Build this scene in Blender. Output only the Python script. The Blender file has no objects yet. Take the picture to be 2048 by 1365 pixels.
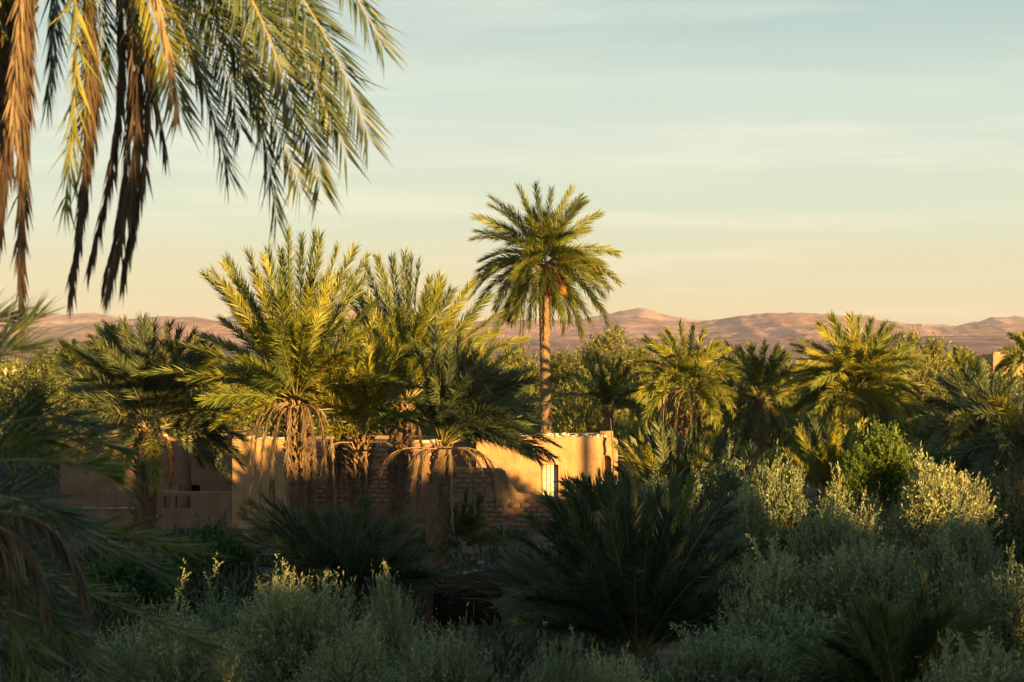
import bpy, math, random
import numpy as np
from mathutils import Vector

# ------------------------------------------------------------------ camera, sky, sun, exposure
SC = bpy.context.scene
COL = SC.collection
F = 3982.0            # focal length in photo pixels (70 mm)
CAMZ = 8.0
HOR = 700.0           # photo row of the horizon
cam_d = bpy.data.cameras.new('camera'); cam = bpy.data.objects.new('camera', cam_d); COL.objects.link(cam)
cam.location = (0, 0, CAMZ); cam.rotation_euler = (math.radians(90), 0, 0)
cam_d.sensor_width = 36; cam_d.lens = 70; cam_d.shift_y = (HOR - 682.5) / 2048.0
cam_d.clip_start = 0.5; cam_d.clip_end = 40000
cam_d.dof.use_dof = True; cam_d.dof.focus_distance = 80.0; cam_d.dof.aperture_fstop = 3.4
SC.camera = cam

SUN_EL = math.radians(3.4)
SUN_AZ = math.radians(36)       # right of straight behind the camera
sun_dir = Vector((math.sin(SUN_AZ) * math.cos(SUN_EL), -math.cos(SUN_AZ) * math.cos(SUN_EL), math.sin(SUN_EL)))
sun_d = bpy.data.lights.new('sun', 'SUN'); sun = bpy.data.objects.new('sun', sun_d); COL.objects.link(sun)
sun.rotation_euler = sun_dir.to_track_quat('Z', 'Y').to_euler()
sun_d.energy = 5.0; sun_d.color = (1.0, 0.60, 0.175); sun_d.angle = math.radians(0.6)

SC.view_settings.view_transform = 'Standard'; SC.view_settings.look = 'None'
SC.view_settings.gamma = 1.0; SC.view_settings.use_curve_mapping = False
SC.view_settings.exposure = 1.95
SC.cycles.max_bounces = 5; SC.cycles.diffuse_bounces = 3; SC.cycles.glossy_bounces = 1
SC.cycles.transmission_bounces = 3; SC.cycles.transparent_max_bounces = 8; SC.cycles.volume_bounces = 0
SC.cycles.use_denoising = True
SC.cycles.sample_clamp_indirect = 3

world = bpy.data.worlds.new('World'); SC.world = world; world.use_nodes = True
def build_sky():
    nt = world.node_tree; nt.nodes.clear(); N = nt.nodes.new; L = nt.links.new
    out = N('ShaderNodeOutputWorld'); bg = N('ShaderNodeBackground'); L(bg.outputs[0], out.inputs[0])
    sky = N('ShaderNodeTexSky'); sky.sky_type = 'NISHITA'; sky.sun_disc = False
    sky.sun_elevation = SUN_EL; sky.sun_rotation = math.pi - SUN_AZ
    sky.air_density = 1.0; sky.dust_density = 1.5; sky.ozone_density = 1.5; sky.altitude = 700
    tc = N('ShaderNodeTexCoord'); sep = N('ShaderNodeSeparateXYZ'); L(tc.outputs['Generated'], sep.inputs[0])
    def math_(op, a, b=None, clamp=False):
        m = N('ShaderNodeMath'); m.operation = op; m.use_clamp = clamp
        for i, v in enumerate((a, b)):
            if v is None: continue
            if isinstance(v, (int, float)): m.inputs[i].default_value = v
            else: L(v, m.inputs[i])
        return m.outputs[0]
    el = math_('ARCSINE', sep.outputs[2])
    eln = math_('DIVIDE', el, math.radians(90), True)
    # colour of the thin high veil by elevation: creamy low down, grey-blue overhead
    r = N('ShaderNodeValToRGB'); L(eln, r.inputs[0])
    cr = r.color_ramp; cr.interpolation = 'EASE'
    pts = [(0.0, (.206, .186, .112)), (.022, (.222, .210, .140)), (.045, (.205, .228, .176)), (.072, (.192, .222, .190)), (.108, (.142, .185, .172)), (.22, (.105, .145, .155)), (.6, (.050, .085, .110)), (1, (.042, .075, .105))]
    while len(cr.elements) < len(pts): cr.elements.new(0.5)
    for e, (p, c) in zip(cr.elements, pts): e.position = p; e.color = (*c, 1)
    skm = N('ShaderNodeMixRGB'); skm.blend_type = 'MULTIPLY'; skm.inputs[0].default_value = 1
    L(sky.outputs[0], skm.inputs[1]); skm.inputs[2].default_value = (0.06, 0.06, 0.06, 1)
    veil = N('ShaderNodeMixRGB'); veil.inputs[0].default_value = 0.86
    L(skm.outputs[0], veil.inputs[1]); L(r.outputs[0], veil.inputs[2])
    # cirrus streaks on a high plane
    zc = math_('ADD', math_('MAXIMUM', sep.outputs[2], 0.0), 0.035)
    px = math_('DIVIDE', sep.outputs[0], zc); py = math_('DIVIDE', sep.outputs[1], zc)
    cmb = N('ShaderNodeCombineXYZ'); L(math_('MULTIPLY', px, 0.50), cmb.inputs[0]); L(math_('MULTIPLY', py, 0.75), cmb.inputs[1])
    cmb.inputs[2].default_value = 3.7
    n1 = N('ShaderNodeTexNoise'); L(cmb.outputs[0], n1.inputs['Vector']); n1.inputs['Scale'].default_value = 1.15; n1.inputs['Detail'].default_value = 7; n1.inputs['Roughness'].default_value = .62; n1.inputs['Distortion'].default_value = .6
    n2 = N('ShaderNodeTexNoise'); L(cmb.outputs[0], n2.inputs['Vector']); n2.inputs['Scale'].default_value = 0.45; n2.inputs['Detail'].default_value = 4
    f1 = N('ShaderNodeMapRange'); L(n1.outputs[0], f1.inputs[0]); f1.inputs[1].default_value = .46; f1.inputs[2].default_value = .74
    f2 = N('ShaderNodeMapRange'); L(n2.outputs[0], f2.inputs[0]); f2.inputs[1].default_value = .40; f2.inputs[2].default_value = .62
    cl = math_('MULTIPLY', f1.outputs[0], f2.outputs[0], True)
    cloudc = N('ShaderNodeMixRGB'); cloudc.blend_type = 'MIX'; L(math_('MULTIPLY', eln, 8.0, True), cloudc.inputs[0])
    cloudc.inputs[1].default_value = (.25, .222, .155, 1); cloudc.inputs[2].default_value = (.34, .325, .26, 1)
    m2 = N('ShaderNodeMixRGB'); L(math_('MULTIPLY', cl, .60), m2.inputs[0]); L(veil.outputs[0], m2.inputs[1]); L(cloudc.outputs[0], m2.inputs[2])
    # a greyer, denser bank
    n3 = N('ShaderNodeTexNoise'); L(cmb.outputs[0], n3.inputs['Vector']); n3.inputs['Scale'].default_value = 0.42; n3.inputs['Detail'].default_value = 5
    f3 = N('ShaderNodeMapRange'); L(n3.outputs[0], f3.inputs[0]); f3.inputs[1].default_value = .52; f3.inputs[2].default_value = .68
    m3 = N('ShaderNodeMixRGB'); L(math_('MULTIPLY', math_('MULTIPLY', f3.outputs[0], math_('MULTIPLY', eln, 9.0, True)), .3), m3.inputs[0]); L(m2.outputs[0], m3.inputs[1]); m3.inputs[2].default_value = (.150, .165, .155, 1)
    # below the horizon: dim ground bounce
    L(m3.outputs[0], bg.inputs[0]); bg.inputs[1].default_value = 0.96
build_sky()

# ------------------------------------------------------------------ helpers
rng = np.random.default_rng(7)
def at(px, py, Y):
    return np.array([(px - 1024.0) / F * Y, Y, CAMZ - (py - HOR) / F * Y])
def ground_z(x, y):
    return 0.8 * np.clip((np.asarray(y, float) - 56) / 20, 0, 1) ** 1.0 * 1.0
def nrm(v):
    v = np.asarray(v, float)
    n = np.linalg.norm(v, axis=-1, keepdims=True); n[n < 1e-9] = 1
    return v / n
UP = np.array([0, 0, 1.0])

def hash2(ix, iy, seed=0):
    h = (ix.astype(np.int64) * 374761393 + iy.astype(np.int64) * 668265263 + seed * 974711) & 0xFFFFFFFF
    h = ((h ^ (h >> 13)) * 1274126177) & 0xFFFFFFFF
    return ((h ^ (h >> 16)) & 0xFFFFFF) / float(0xFFFFFF)
def vnoise(x, y, seed=0):
    ix = np.floor(x); iy = np.floor(y); fx = x - ix; fy = y - iy
    fx = fx * fx * (3 - 2 * fx); fy = fy * fy * (3 - 2 * fy)
    a = hash2(ix, iy, seed); b = hash2(ix + 1, iy, seed); c = hash2(ix, iy + 1, seed); d = hash2(ix + 1, iy + 1, seed)
    return (a * (1 - fx) + b * fx) * (1 - fy) + (c * (1 - fx) + d * fx) * fy
def fbm(x, y, o=5, seed=0, gain=.5):
    s = 0; a = 1; t = 0
    x = np.asarray(x, float); y = np.asarray(y, float)
    for i in range(o):
        s = s + a * vnoise(x, y, seed + i); t += a; a *= gain; x = x * 2.03 + 11.3; y = y * 2.03 + 4.7
    return s / t
def ridged(x, y, o=5, seed=0):
    s = 0; a = 1; t = 0
    for i in range(o):
        s = s + a * (1 - abs(2 * vnoise(x, y, seed + i) - 1)); t += a; a *= .5; x = x * 2.07 + 3.3; y = y * 2.07 + 8.7
    return s / t

class Geo:
    """collects faces; build() links ONE mesh object"""
    def __init__(s):
        s.v = []; s.n = 0; s.loops = []; s.sizes = []; s.mi = []; s.tint = []
    def add(s, verts, faces, mi=0, tint=.5):
        """faces: (n,k) int array"""
        verts = np.asarray(verts, float).reshape(-1, 3); faces = np.asarray(faces, int)
        s.v.append(verts); s.loops.append((faces + s.n).ravel()); k = faces.shape[1]; m = faces.shape[0]
        s.sizes.append(np.full(m, k)); s.mi.append(np.full(m, mi)); s.tint.append(np.broadcast_to(np.asarray(tint, float), (m,)).copy())
        s.n += len(verts)
    def kites(s, P, D, W, L, wid, mi=0, tint=.5, droop=0.0, mid=.4):
        n = len(P); L = np.broadcast_to(L, (n,))[:, None]; wid = np.broadcast_to(wid, (n,))[:, None]
        tip = P + D * L - UP * droop * L
        m = P + D * L * mid
        v = np.stack([P, m - W * wid * .5, tip, m + W * wid * .5], 1).reshape(-1, 3)
        f = np.arange(4 * n).reshape(n, 4)
        s.add(v, f, mi, tint)
    def tube(s, pts, rad, sides=6, mi=0, tint=.5, cap=True):
        pts = np.asarray(pts, float); k = len(pts); rad = np.broadcast_to(rad, (k,))
        T = nrm(np.gradient(pts, axis=0)); ref = np.array([0, 1, 0.]) if abs(T[0][1]) < .8 else np.array([1, 0, 0.])
        A = nrm(np.cross(T, ref)); B = np.cross(T, A)
        th = np.arange(sides) / sides * 2 * math.pi
        ring = pts[:, None] + rad[:, None, None] * (A[:, None] * np.cos(th)[None, :, None] + B[:, None] * np.sin(th)[None, :, None])
        i = np.arange(k - 1)[:, None] * sides; j = np.arange(sides)[None]; j2 = (j + 1) % sides
        f = np.stack([i + j, i + j2, i + sides + j2, i + sides + j], -1).reshape(-1, 4)
        s.add(ring.reshape(-1, 3), f, mi, tint)
        if cap and sides > 3:
            s.add(ring[-1], np.arange(sides)[None], mi, tint); s.add(ring[0], np.arange(sides)[::-1][None], mi, tint)
    def box(s, c, d, rz=0.0, mi=0, tint=.5, jit=0.0):
        c = np.asarray(c, float); d = np.asarray(d, float) / 2
        q = np.array([[-1, -1, -1], [1, -1, -1], [1, 1, -1], [-1, 1, -1], [-1, -1, 1], [1, -1, 1], [1, 1, 1], [-1, 1, 1]]) * d
        if jit: q = q + rng.uniform(-jit, jit, q.shape)
        cz, sz = math.cos(rz), math.sin(rz); q = q @ np.array([[cz, sz, 0], [-sz, cz, 0], [0, 0, 1]])
        f = [[3, 2, 1, 0], [4, 5, 6, 7], [0, 1, 5, 4], [1, 2, 6, 5], [2, 3, 7, 6], [3, 0, 4, 7]]
        s.add(q + c, f, mi, tint)
    def mesh(s, name, mats, origin=(0, 0, 0), smooth=False):
        me = bpy.data.meshes.new(name)
        v = np.concatenate(s.v) - np.asarray(origin, float); lp = np.concatenate(s.loops); sz = np.concatenate(s.sizes)
        me.vertices.add(len(v)); me.vertices.foreach_set('co', v.ravel().astype(np.float32))
        me.loops.add(len(lp)); me.loops.foreach_set('vertex_index', lp.astype(np.int32))
        me.polygons.add(len(sz)); st = np.concatenate([[0], np.cumsum(sz)[:-1]])
        me.polygons.foreach_set('loop_start', st.astype(np.int32)); 
        for m in mats: me.materials.append(m)
        me.polygons.foreach_set('material_index', np.concatenate(s.mi).astype(np.int32))
        if smooth: me.polygons.foreach_set('use_smooth', np.ones(len(sz), bool))
        at_ = me.attributes.new('tint', 'FLOAT', 'FACE'); at_.data.foreach_set('value', np.concatenate(s.tint).astype(np.float32))
        me.update(calc_edges=True)
        return me
    def build(s, name, mats, parent=None, origin=None, smooth=False):
        o0 = np.array(origin if origin is not None else (0, 0, 0), float)
        if parent is not None and origin is None: o0 = np.array(parent['o0'])
        me = s.mesh(name, mats, o0, smooth)
        ob = bpy.data.objects.new(name, me); COL.objects.link(ob)
        if parent is not None:
            ob.parent = parent; ob.location = o0 - np.array(parent['o0'])
        else: ob.location = o0
        ob['o0'] = [float(q) for q in o0]
        return ob
def tag(o, label=None, cat=None, group=None, kind=None):
    if label: o['label'] = label
    if cat: o['category'] = cat
    if group: o['group'] = group
    if kind: o['kind'] = kind
    return o
def thing(name, label, cat, loc, group=None):
    o = bpy.data.objects.new(name, None); COL.objects.link(o); o.location = [float(q) for q in loc]; o['o0'] = [float(q) for q in loc]
    o.empty_display_size = .3
    return tag(o, label, cat, group)

# ------------------------------------------------------------------ materials
def new_mat(name):
    m = bpy.data.materials.new(name); m.use_nodes = True; nt = m.node_tree; nt.nodes.clear(); return m, nt, nt.nodes.new, nt.links.new
def ramp(N, L, src, pts):
    r = N('ShaderNodeValToRGB'); L(src, r.inputs[0]); cr = r.color_ramp
    while len(cr.elements) < len(pts): cr.elements.new(.5)
    for e, (p, c) in zip(cr.elements, pts): e.position = p; e.color = (*c, 1)
    return r.outputs[0]
def leaf_mat(name, dark, mid, light, transl=.3, rough=.45, objvar=.25, spec=.4):
    m, nt, N, L = new_mat(name)
    a = N('ShaderNodeAttribute'); a.attribute_name = 'tint'
    oi = N('ShaderNodeObjectInfo')
    mr = N('ShaderNodeMapRange'); L(oi.outputs['Random'], mr.inputs[0]); mr.inputs[3].default_value = -objvar; mr.inputs[4].default_value = objvar
    ad = N('ShaderNodeMath'); ad.use_clamp = True; L(a.outputs['Fac'], ad.inputs[0]); L(mr.outputs[0], ad.inputs[1])
    c = ramp(N, L, ad.outputs[0], [(0, dark), (.5, mid), (1, light)])
    b = N('ShaderNodeBsdfPrincipled'); L(c, b.inputs['Base Color']); b.inputs['Roughness'].default_value = rough
    b.inputs['Specular IOR Level'].default_value = spec
    t = N('ShaderNodeBsdfTranslucent')
    tm = N('ShaderNodeMixRGB'); tm.blend_type = 'MULTIPLY'; tm.inputs[0].default_value = 1; L(c, tm.inputs[1]); tm.inputs[2].default_value = (1.5, 1.6, .6, 1); L(tm.outputs[0], t.inputs[0])
    mx = N('ShaderNodeMixShader'); mx.inputs[0].default_value = transl; L(b.outputs[0], mx.inputs[1]); L(t.outputs[0], mx.inputs[2])
    o = N('ShaderNodeOutputMaterial'); L(mx.outputs[0], o.inputs[0]); return m
def solid_mat(name, pts, scale=3.0, rough=.9, bump=0.0, bscale=None, detail=6, stretch=(1, 1, 1), bdist=.05, stains=None, streak=0):
    m, nt, N, L = new_mat(name)
    tc = N('ShaderNodeTexCoord'); mp = N('ShaderNodeMapping'); L(tc.outputs['Object'], mp.inputs[0]); mp.inputs['Scale'].default_value = stretch
    n = N('ShaderNodeTexNoise'); L(mp.outputs[0], n.inputs['Vector']); n.inputs['Scale'].default_value = scale; n.inputs['Detail'].default_value = detail; n.inputs['Roughness'].default_value = .62
    c = ramp(N, L, n.outputs[0], pts)
    if stains:
        n3 = N('ShaderNodeTexNoise'); L(mp.outputs[0], n3.inputs['Vector']); n3.inputs['Scale'].default_value = stains[0]; n3.inputs['Detail'].default_value = 5
        s = N('ShaderNodeMapRange'); L(n3.outputs[0], s.inputs[0]); s.inputs[1].default_value = .5; s.inputs[2].default_value = .72; s.inputs[4].default_value = stains[2]
        x = N('ShaderNodeMixRGB'); L(s.outputs[0], x.inputs[0]); L(c, x.inputs[1]); x.inputs[2].default_value = (*stains[1], 1); c = x.outputs[0]
    if streak:
        ms = N('ShaderNodeMapping'); L(tc.outputs['Object'], ms.inputs[0]); ms.inputs['Scale'].default_value = (2.2, 2.2, .22)
        ns_ = N('ShaderNodeTexNoise'); L(ms.outputs[0], ns_.inputs['Vector']); ns_.inputs['Scale'].default_value = 2.4; ns_.inputs['Detail'].default_value = 8; ns_.inputs['Roughness'].default_value = .7
        rs = N('ShaderNodeMapRange'); L(ns_.outputs[0], rs.inputs[0]); rs.inputs[1].default_value = .52; rs.inputs[2].default_value = .70; rs.inputs[4].default_value = streak
        xs_ = N('ShaderNodeMixRGB'); xs_.blend_type = 'MULTIPLY'; L(rs.outputs[0], xs_.inputs[0]); L(c, xs_.inputs[1]); xs_.inputs[2].default_value = (.55, .50, .45, 1); c = xs_.outputs[0]
        pit = N('ShaderNodeTexNoise'); L(tc.outputs['Object'], pit.inputs['Vector']); pit.inputs['Scale'].default_value = 7; pit.inputs['Detail'].default_value = 3
        rp = N('ShaderNodeMapRange'); L(pit.outputs[0], rp.inputs[0]); rp.inputs[1].default_value = .64; rp.inputs[2].default_value = .70; rp.inputs[4].default_value = streak
        xp = N('ShaderNodeMixRGB'); xp.blend_type = 'MULTIPLY'; L(rp.outputs[0], xp.inputs[0]); L(c, xp.inputs[1]); xp.inputs[2].default_value = (.6, .52, .45, 1); c = xp.outputs[0]
    oi = N('ShaderNodeAttribute'); oi.attribute_name = 'tint'
    hs = N('ShaderNodeHueSaturation'); mr = N('ShaderNodeMapRange'); L(oi.outputs['Fac'], mr.inputs[0]); mr.inputs[3].default_value = .75; mr.inputs[4].default_value = 1.25; L(mr.outputs[0], hs.inputs['Value']); L(c, hs.inputs['Color'])
    b = N('ShaderNodeBsdfPrincipled'); L(hs.outputs[0], b.inputs['Base Color']); b.inputs['Roughness'].default_value = rough; b.inputs['Specular IOR Level'].default_value = .15
    if bump:
        n2 = N('ShaderNodeTexNoise'); L(mp.outputs[0], n2.inputs['Vector']); n2.inputs['Scale'].default_value = bscale or scale * 5; n2.inputs['Detail'].default_value = 6; n2.inputs['Roughness'].default_value = .7
        bp = N('ShaderNodeBump'); L(n2.outputs[0], bp.inputs['Height']); bp.inputs['Strength'].default_value = bump; bp.inputs['Distance'].default_value = bdist; L(bp.outputs[0], b.inputs['Normal'])
    o = N('ShaderNodeOutputMaterial'); L(b.outputs[0], o.inputs[0]); return m

M = {}
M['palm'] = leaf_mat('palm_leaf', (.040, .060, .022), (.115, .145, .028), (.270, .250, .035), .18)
M['palm_shaded'] = leaf_mat('palm_leaf_blue_shaded', (.025, .044, .030), (.060, .086, .045), (.13, .14, .055), .15)  # darker blue-green copy of palm; shade is put into the leaf colour
M['palm_sunlit'] = leaf_mat('palm_leaf_sunlit', (.095, .105, .016), (.185, .185, .025), (.29, .255, .035), .2)  # golden copy of palm; sunlight is put into the leaf colour
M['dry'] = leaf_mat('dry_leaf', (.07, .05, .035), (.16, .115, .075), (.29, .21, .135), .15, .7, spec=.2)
M['dry_shaded'] = leaf_mat('dry_leaf_shaded', (.030, .020, .016), (.065, .043, .032), (.12, .08, .055), .12, .7, spec=.2)  # darker copy of dry; the crown's shade is in its colour
M['dry_near_shaded'] = leaf_mat('dry_leaf_near_shaded', (.040, .028, .023), (.075, .051, .040), (.13, .088, .060), .08, .7, spec=.15)  # near dead leaves, darkened in colour for the shade of their canopy
M['rachis_near_shaded'] = leaf_mat('rachis_near_shaded', (.04, .028, .02), (.08, .055, .04), (.12, .085, .06), .0, .7)  # rachis to match, canopy shade in its colour too
M['rachis'] = leaf_mat('rachis', (.13, .12, .04), (.24, .20, .06), (.36, .26, .10), .0, .5)
M['rachis_dry'] = leaf_mat('rachis_dry', (.12, .08, .05), (.24, .16, .10), (.34, .24, .15), .0, .7)
M['olive'] = leaf_mat('olive_leaf', (.052, .078, .050), (.140, .175, .100), (.31, .31, .15), .2, .5, objvar=.3)
M['olive_far'] = leaf_mat('tree_leaf_far', (.07, .085, .028), (.13, .14, .035), (.21, .19, .05), .28)
M['lime'] = leaf_mat('lime_leaf', (.06, .10, .018), (.13, .18, .025), (.22, .25, .04), .35)
M['green'] = leaf_mat('green_leaf', (.014, .040, .010), (.028, .072, .018), (.05, .11, .03), .25)
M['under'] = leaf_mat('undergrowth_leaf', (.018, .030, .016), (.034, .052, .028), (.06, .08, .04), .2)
M['trunk'] = solid_mat('palm_trunk', [(.3, (.075, .045, .028)), (.6, (.17, .11, .07)), (.8, (.26, .18, .11))], 6, bump=.8, bscale=14, stretch=(1, 1, .35))
M['boot'] = solid_mat('leaf_base', [(.3, (.08, .05, .03)), (.55, (.20, .13, .075)), (.8, (.34, .24, .14))], 5, bump=.4, bscale=30)
M['tall_trunk'] = solid_mat('scarred_trunk', [(.3, (.11, .07, .04)), (.6, (.21, .14, .085)), (.8, (.30, .21, .13))], 6, bump=.6, bscale=18)
M['scar'] = solid_mat('leaf_scar', [(.3, (.12, .075, .045)), (.55, (.24, .16, .095)), (.8, (.36, .25, .15))], 5, bump=.4, bscale=30)
M['bark'] = solid_mat('bark', [(.3, (.05, .04, .03)), (.7, (.16, .12, .09))], 8, bump=.6, bscale=20, stretch=(1, 1, .3))
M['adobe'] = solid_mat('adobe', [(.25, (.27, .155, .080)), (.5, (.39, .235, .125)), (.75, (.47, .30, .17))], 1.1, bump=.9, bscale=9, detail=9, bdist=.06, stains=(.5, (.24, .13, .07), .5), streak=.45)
M['adobe_dark'] = solid_mat(streak=.4, name='adobe_shaded', pts=[(.25, (.15, .085, .052)), (.5, (.22, .130, .082)), (.75, (.29, .18, .115))], scale=1.6, bump=.9, bscale=11, detail=9, bdist=.06)  # darker copy of adobe; the shade on unlit walls is in the colour
M['brick'] = solid_mat('mud_brick', [(.25, (.15, .085, .052)), (.5, (.215, .128, .082)), (.75, (.28, .175, .112))], 3.5, bump=.7, bscale=18, bdist=.03)
M['plaster'] = solid_mat('pale_coping', [(.3, (.30, .25, .20)), (.6, (.46, .40, .33)), (.8, (.58, .52, .45))], 4, bump=.5, bscale=20)
M['dark'] = solid_mat('interior_shade', [(.3, (.02, .014, .01)), (.7, (.035, .025, .02))], 3)  # near-black colour standing in for shade inside openings
M['door'] = solid_mat('pale_door', [(.3, (.42, .46, .36)), (.6, (.60, .62, .50)), (.8, (.70, .70, .60))], 2.5, rough=.7, bump=.2, bscale=12, stretch=(1, 1, .3), stains=(1.8, (.30, .33, .24), .6))
M['ink'] = solid_mat('door_scrawl', [(.3, (.10, .13, .08)), (.7, (.16, .18, .12))], 6)
M['reddoor'] = solid_mat('red_door', [(.3, (.17, .045, .025)), (.7, (.26, .075, .04))], 4, rough=.6)
M['wood'] = solid_mat('old_wood', [(.3, (.07, .045, .03)), (.7, (.17, .12, .08))], 4, bump=.4, stretch=(1, 1, .2))
M['stone'] = solid_mat('field_stone', [(.3, (.20, .17, .14)), (.7, (.38, .33, .28))], 3, bump=.6)
M['dates'] = solid_mat('date_stalks', [(.3, (.30, .12, .02)), (.7, (.48, .22, .05))], 9, rough=.6)

# ------------------------------------------------------------------ terrain
def grid_mesh(xs, ys, zf):
    X, Y = np.meshgrid(xs, ys); Z = zf(X, Y)
    nx, ny = len(xs), len(ys); i = np.arange(ny - 1)[:, None] * nx; j = np.arange(nx - 1)[None]
    f = np.stack([i + j, i + j + 1, i + nx + j + 1, i + nx + j], -1).reshape(-1, 4)
    return np.stack([X, Y, Z], -1).reshape(-1, 3), f
def ground_mat():
    m, nt, N, L = new_mat('ground')
    tc = N('ShaderNodeTexCoord'); n = N('ShaderNodeTexNoise'); L(tc.outputs['Object'], n.inputs['Vector']); n.inputs['Scale'].default_value = .6; n.inputs['Detail'].default_value = 9
    near = ramp(N, L, n.outputs[0], [(.3, (.045, .038, .024)), (.5, (.085, .062, .042)), (.7, (.15, .11, .08))])
    n2 = N('ShaderNodeTexNoise'); L(tc.outputs['Object'], n2.inputs['Vector']); n2.inputs['Scale'].default_value = .006; n2.inputs['Detail'].default_value = 8
    far = ramp(N, L, n2.outputs[0], [(.35, (.20, .12, .09)), (.6, (.34, .21, .15))])
    sp = N('ShaderNodeSeparateXYZ'); L(tc.outputs['Object'], sp.inputs[0]); mr = N('ShaderNodeMapRange'); L(sp.outputs[1], mr.inputs[0]); mr.inputs[1].default_value = 300; mr.inputs[2].default_value = 600
    mx = N('ShaderNodeMixRGB'); L(mr.outputs[0], mx.inputs[0]); L(near, mx.inputs[1]); L(far, mx.inputs[2])
    b = N('ShaderNodeBsdfPrincipled'); L(mx.outputs[0], b.inputs['Base Color']); b.inputs['Roughness'].default_value = .95; b.inputs['Specular IOR Level'].default_value = .1
    bp = N('ShaderNodeBump'); L(n.outputs[0], bp.inputs['Height']); bp.inputs['Distance'].default_value = .3; bp.inputs['Strength'].default_value = .6; L(bp.outputs[0], b.inputs['Normal'])
    o = N('ShaderNodeOutputMaterial'); L(b.outputs[0], o.inputs[0]); return m
g = Geo()
xs = np.concatenate([-np.geomspace(12000, 60, 24), np.linspace(-55, 55, 80), np.geomspace(60, 12000, 24)])
ys = np.concatenate([-np.geomspace(3000, 30, 12), np.linspace(-25, 140, 120), np.geomspace(145, 16000, 40)])
v, f = grid_mesh(xs, ys, lambda X, Y: ground_z(X, Y) * (Y < 400) + np.where(np.abs(X) < 60, .12 * (fbm(X * .4, Y * .4, 4, 3) - .5), 0) + np.where((Y > 145), 0, 0))
# ease the raised part back down far away
v[:, 2] = np.where(v[:, 1] > 200, v[:, 2] * 0, v[:, 2])
g.add(v, f); tag(g.build('ground', [ground_mat()], smooth=True), kind='structure')

def mountain_mat(name, c0, c1, c2, sc):
    m, nt, N, L = new_mat(name)
    tc = N('ShaderNodeTexCoord'); n = N('ShaderNodeTexNoise'); L(tc.outputs['Object'], n.inputs['Vector']); n.inputs['Scale'].default_value = sc; n.inputs['Detail'].default_value = 10; n.inputs['Roughness'].default_value = .65
    mp = N('ShaderNodeMapping'); L(tc.outputs['Object'], mp.inputs[0]); mp.inputs['Scale'].default_value = (.25, .25, 3)
    n2 = N('ShaderNodeTexNoise'); L(mp.outputs[0], n2.inputs['Vector']); n2.inputs['Scale'].default_value = sc * 2.5; n2.inputs['Detail'].default_value = 5
    ad = N('ShaderNodeMath'); L(n.outputs[0], ad.inputs[0]); ad.inputs[1].default_value = .6; ad.operation = 'MULTIPLY'
    ad2 = N('ShaderNodeMath'); ad2.operation = 'MULTIPLY_ADD'; L(n2.outputs[0], ad2.inputs[0]); ad2.inputs[1].default_value = .4; L(ad.outputs[0], ad2.inputs[2])
    c = ramp(N, L, ad2.outputs[0], [(.40, c0), (.5, c1), (.60, c2)])
    b = N('ShaderNodeBsdfPrincipled'); L(c, b.inputs['Base Color']); b.inputs['Roughness'].default_value = .95; b.inputs['Specular IOR Level'].default_value = .05
    bp = N('ShaderNodeBump'); L(n.outputs[0], bp.inputs['Height']); bp.inputs['Distance'].default_value = 22; bp.inputs['Strength'].default_value = 1.0; L(bp.outputs[0], b.inputs['Normal'])
    o = N('ShaderNodeOutputMaterial'); L(b.outputs[0], o.inputs[0]); return m
def mountains(name, prof, Yc, front, back, mat, seed, rough=1.0, pwr=1.5, base_py=704):
    prof = np.array(prof, float)
    xs = np.linspace(-900, 2948, 620); t = np.concatenate([np.linspace(0, 1, 70), 1 + np.linspace(0.03, 1, 20)])
    PX, T = np.meshgrid(xs, t)
    Y = Yc - front * (1 - np.clip(T, 0, 1)) + back * np.clip(T - 1, 0, 1)
    X = (PX - 1024) / F * Yc * (0.55 + .45 * Y / Yc)
    pyr = np.interp(PX, prof[:, 0], prof[:, 1])
    pyr = pyr + (fbm(PX / 22, PX * 0 + seed, 4, seed) - .5) * 3.5 - (ridged(PX / 60, PX * 0 + seed * 2, 3, seed) - .6) * 4
    H = np.maximum((HOR - pyr) / F * Yc + CAMZ, 2)
    s = np.where(T <= 1, np.clip(T, 0, 1) ** pwr, np.cos(np.clip(T - 1, 0, 1) * math.pi / 2) ** 1.3)
    wl = Yc * .028
    r1 = ridged(X / wl * .8, Y / wl * .45, 5, seed); r2 = fbm(X / wl * .25, Y / wl * .25, 4, seed + 9)
    env = np.where(T <= 1, np.sin(np.clip(T, 0, 1) * math.pi) ** .7, .3)
    fine = ridged(X / wl * 4.5, Y / wl * 4, 4, seed + 20) - .6
    Z = H * s + rough * H.mean() * (env * ((r1 - .5) * .55 + (r2 - .5) * .9)) + fine * Yc * .0016 * rough * np.clip(s * 3, 0, 1)
    Z = np.where(T >= 1, np.minimum(Z, H * s + fine * 6), np.minimum(Z, H * (.35 + .65 * T) + fine * 6 * T))
    Z = np.where(T <= 0, -2, Z)
    nx, ny = len(xs), len(t); i = np.arange(ny - 1)[:, None] * nx; j = np.arange(nx - 1)[None]
    f = np.stack([i + j, i + j + 1, i + nx + j + 1, i + nx + j], -1).reshape(-1, 4)
    g = Geo(); g.add(np.stack([X, Y, Z], -1).reshape(-1, 3), f)
    return tag(g.build(name, [mat], smooth=True), kind='structure')
mm1 = mountain_mat('desert_rock', (.24, .14, .125), (.40, .245, .215), (.50, .33, .29), .012)
mm2 = mountain_mat('far_rock', (.28, .18, .165), (.42, .285, .255), (.52, .37, .34), .01)
mm3 = mountain_mat('plain_rock', (.20, .12, .115), (.31, .19, .175), (.38, .25, .23), .012)
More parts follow.
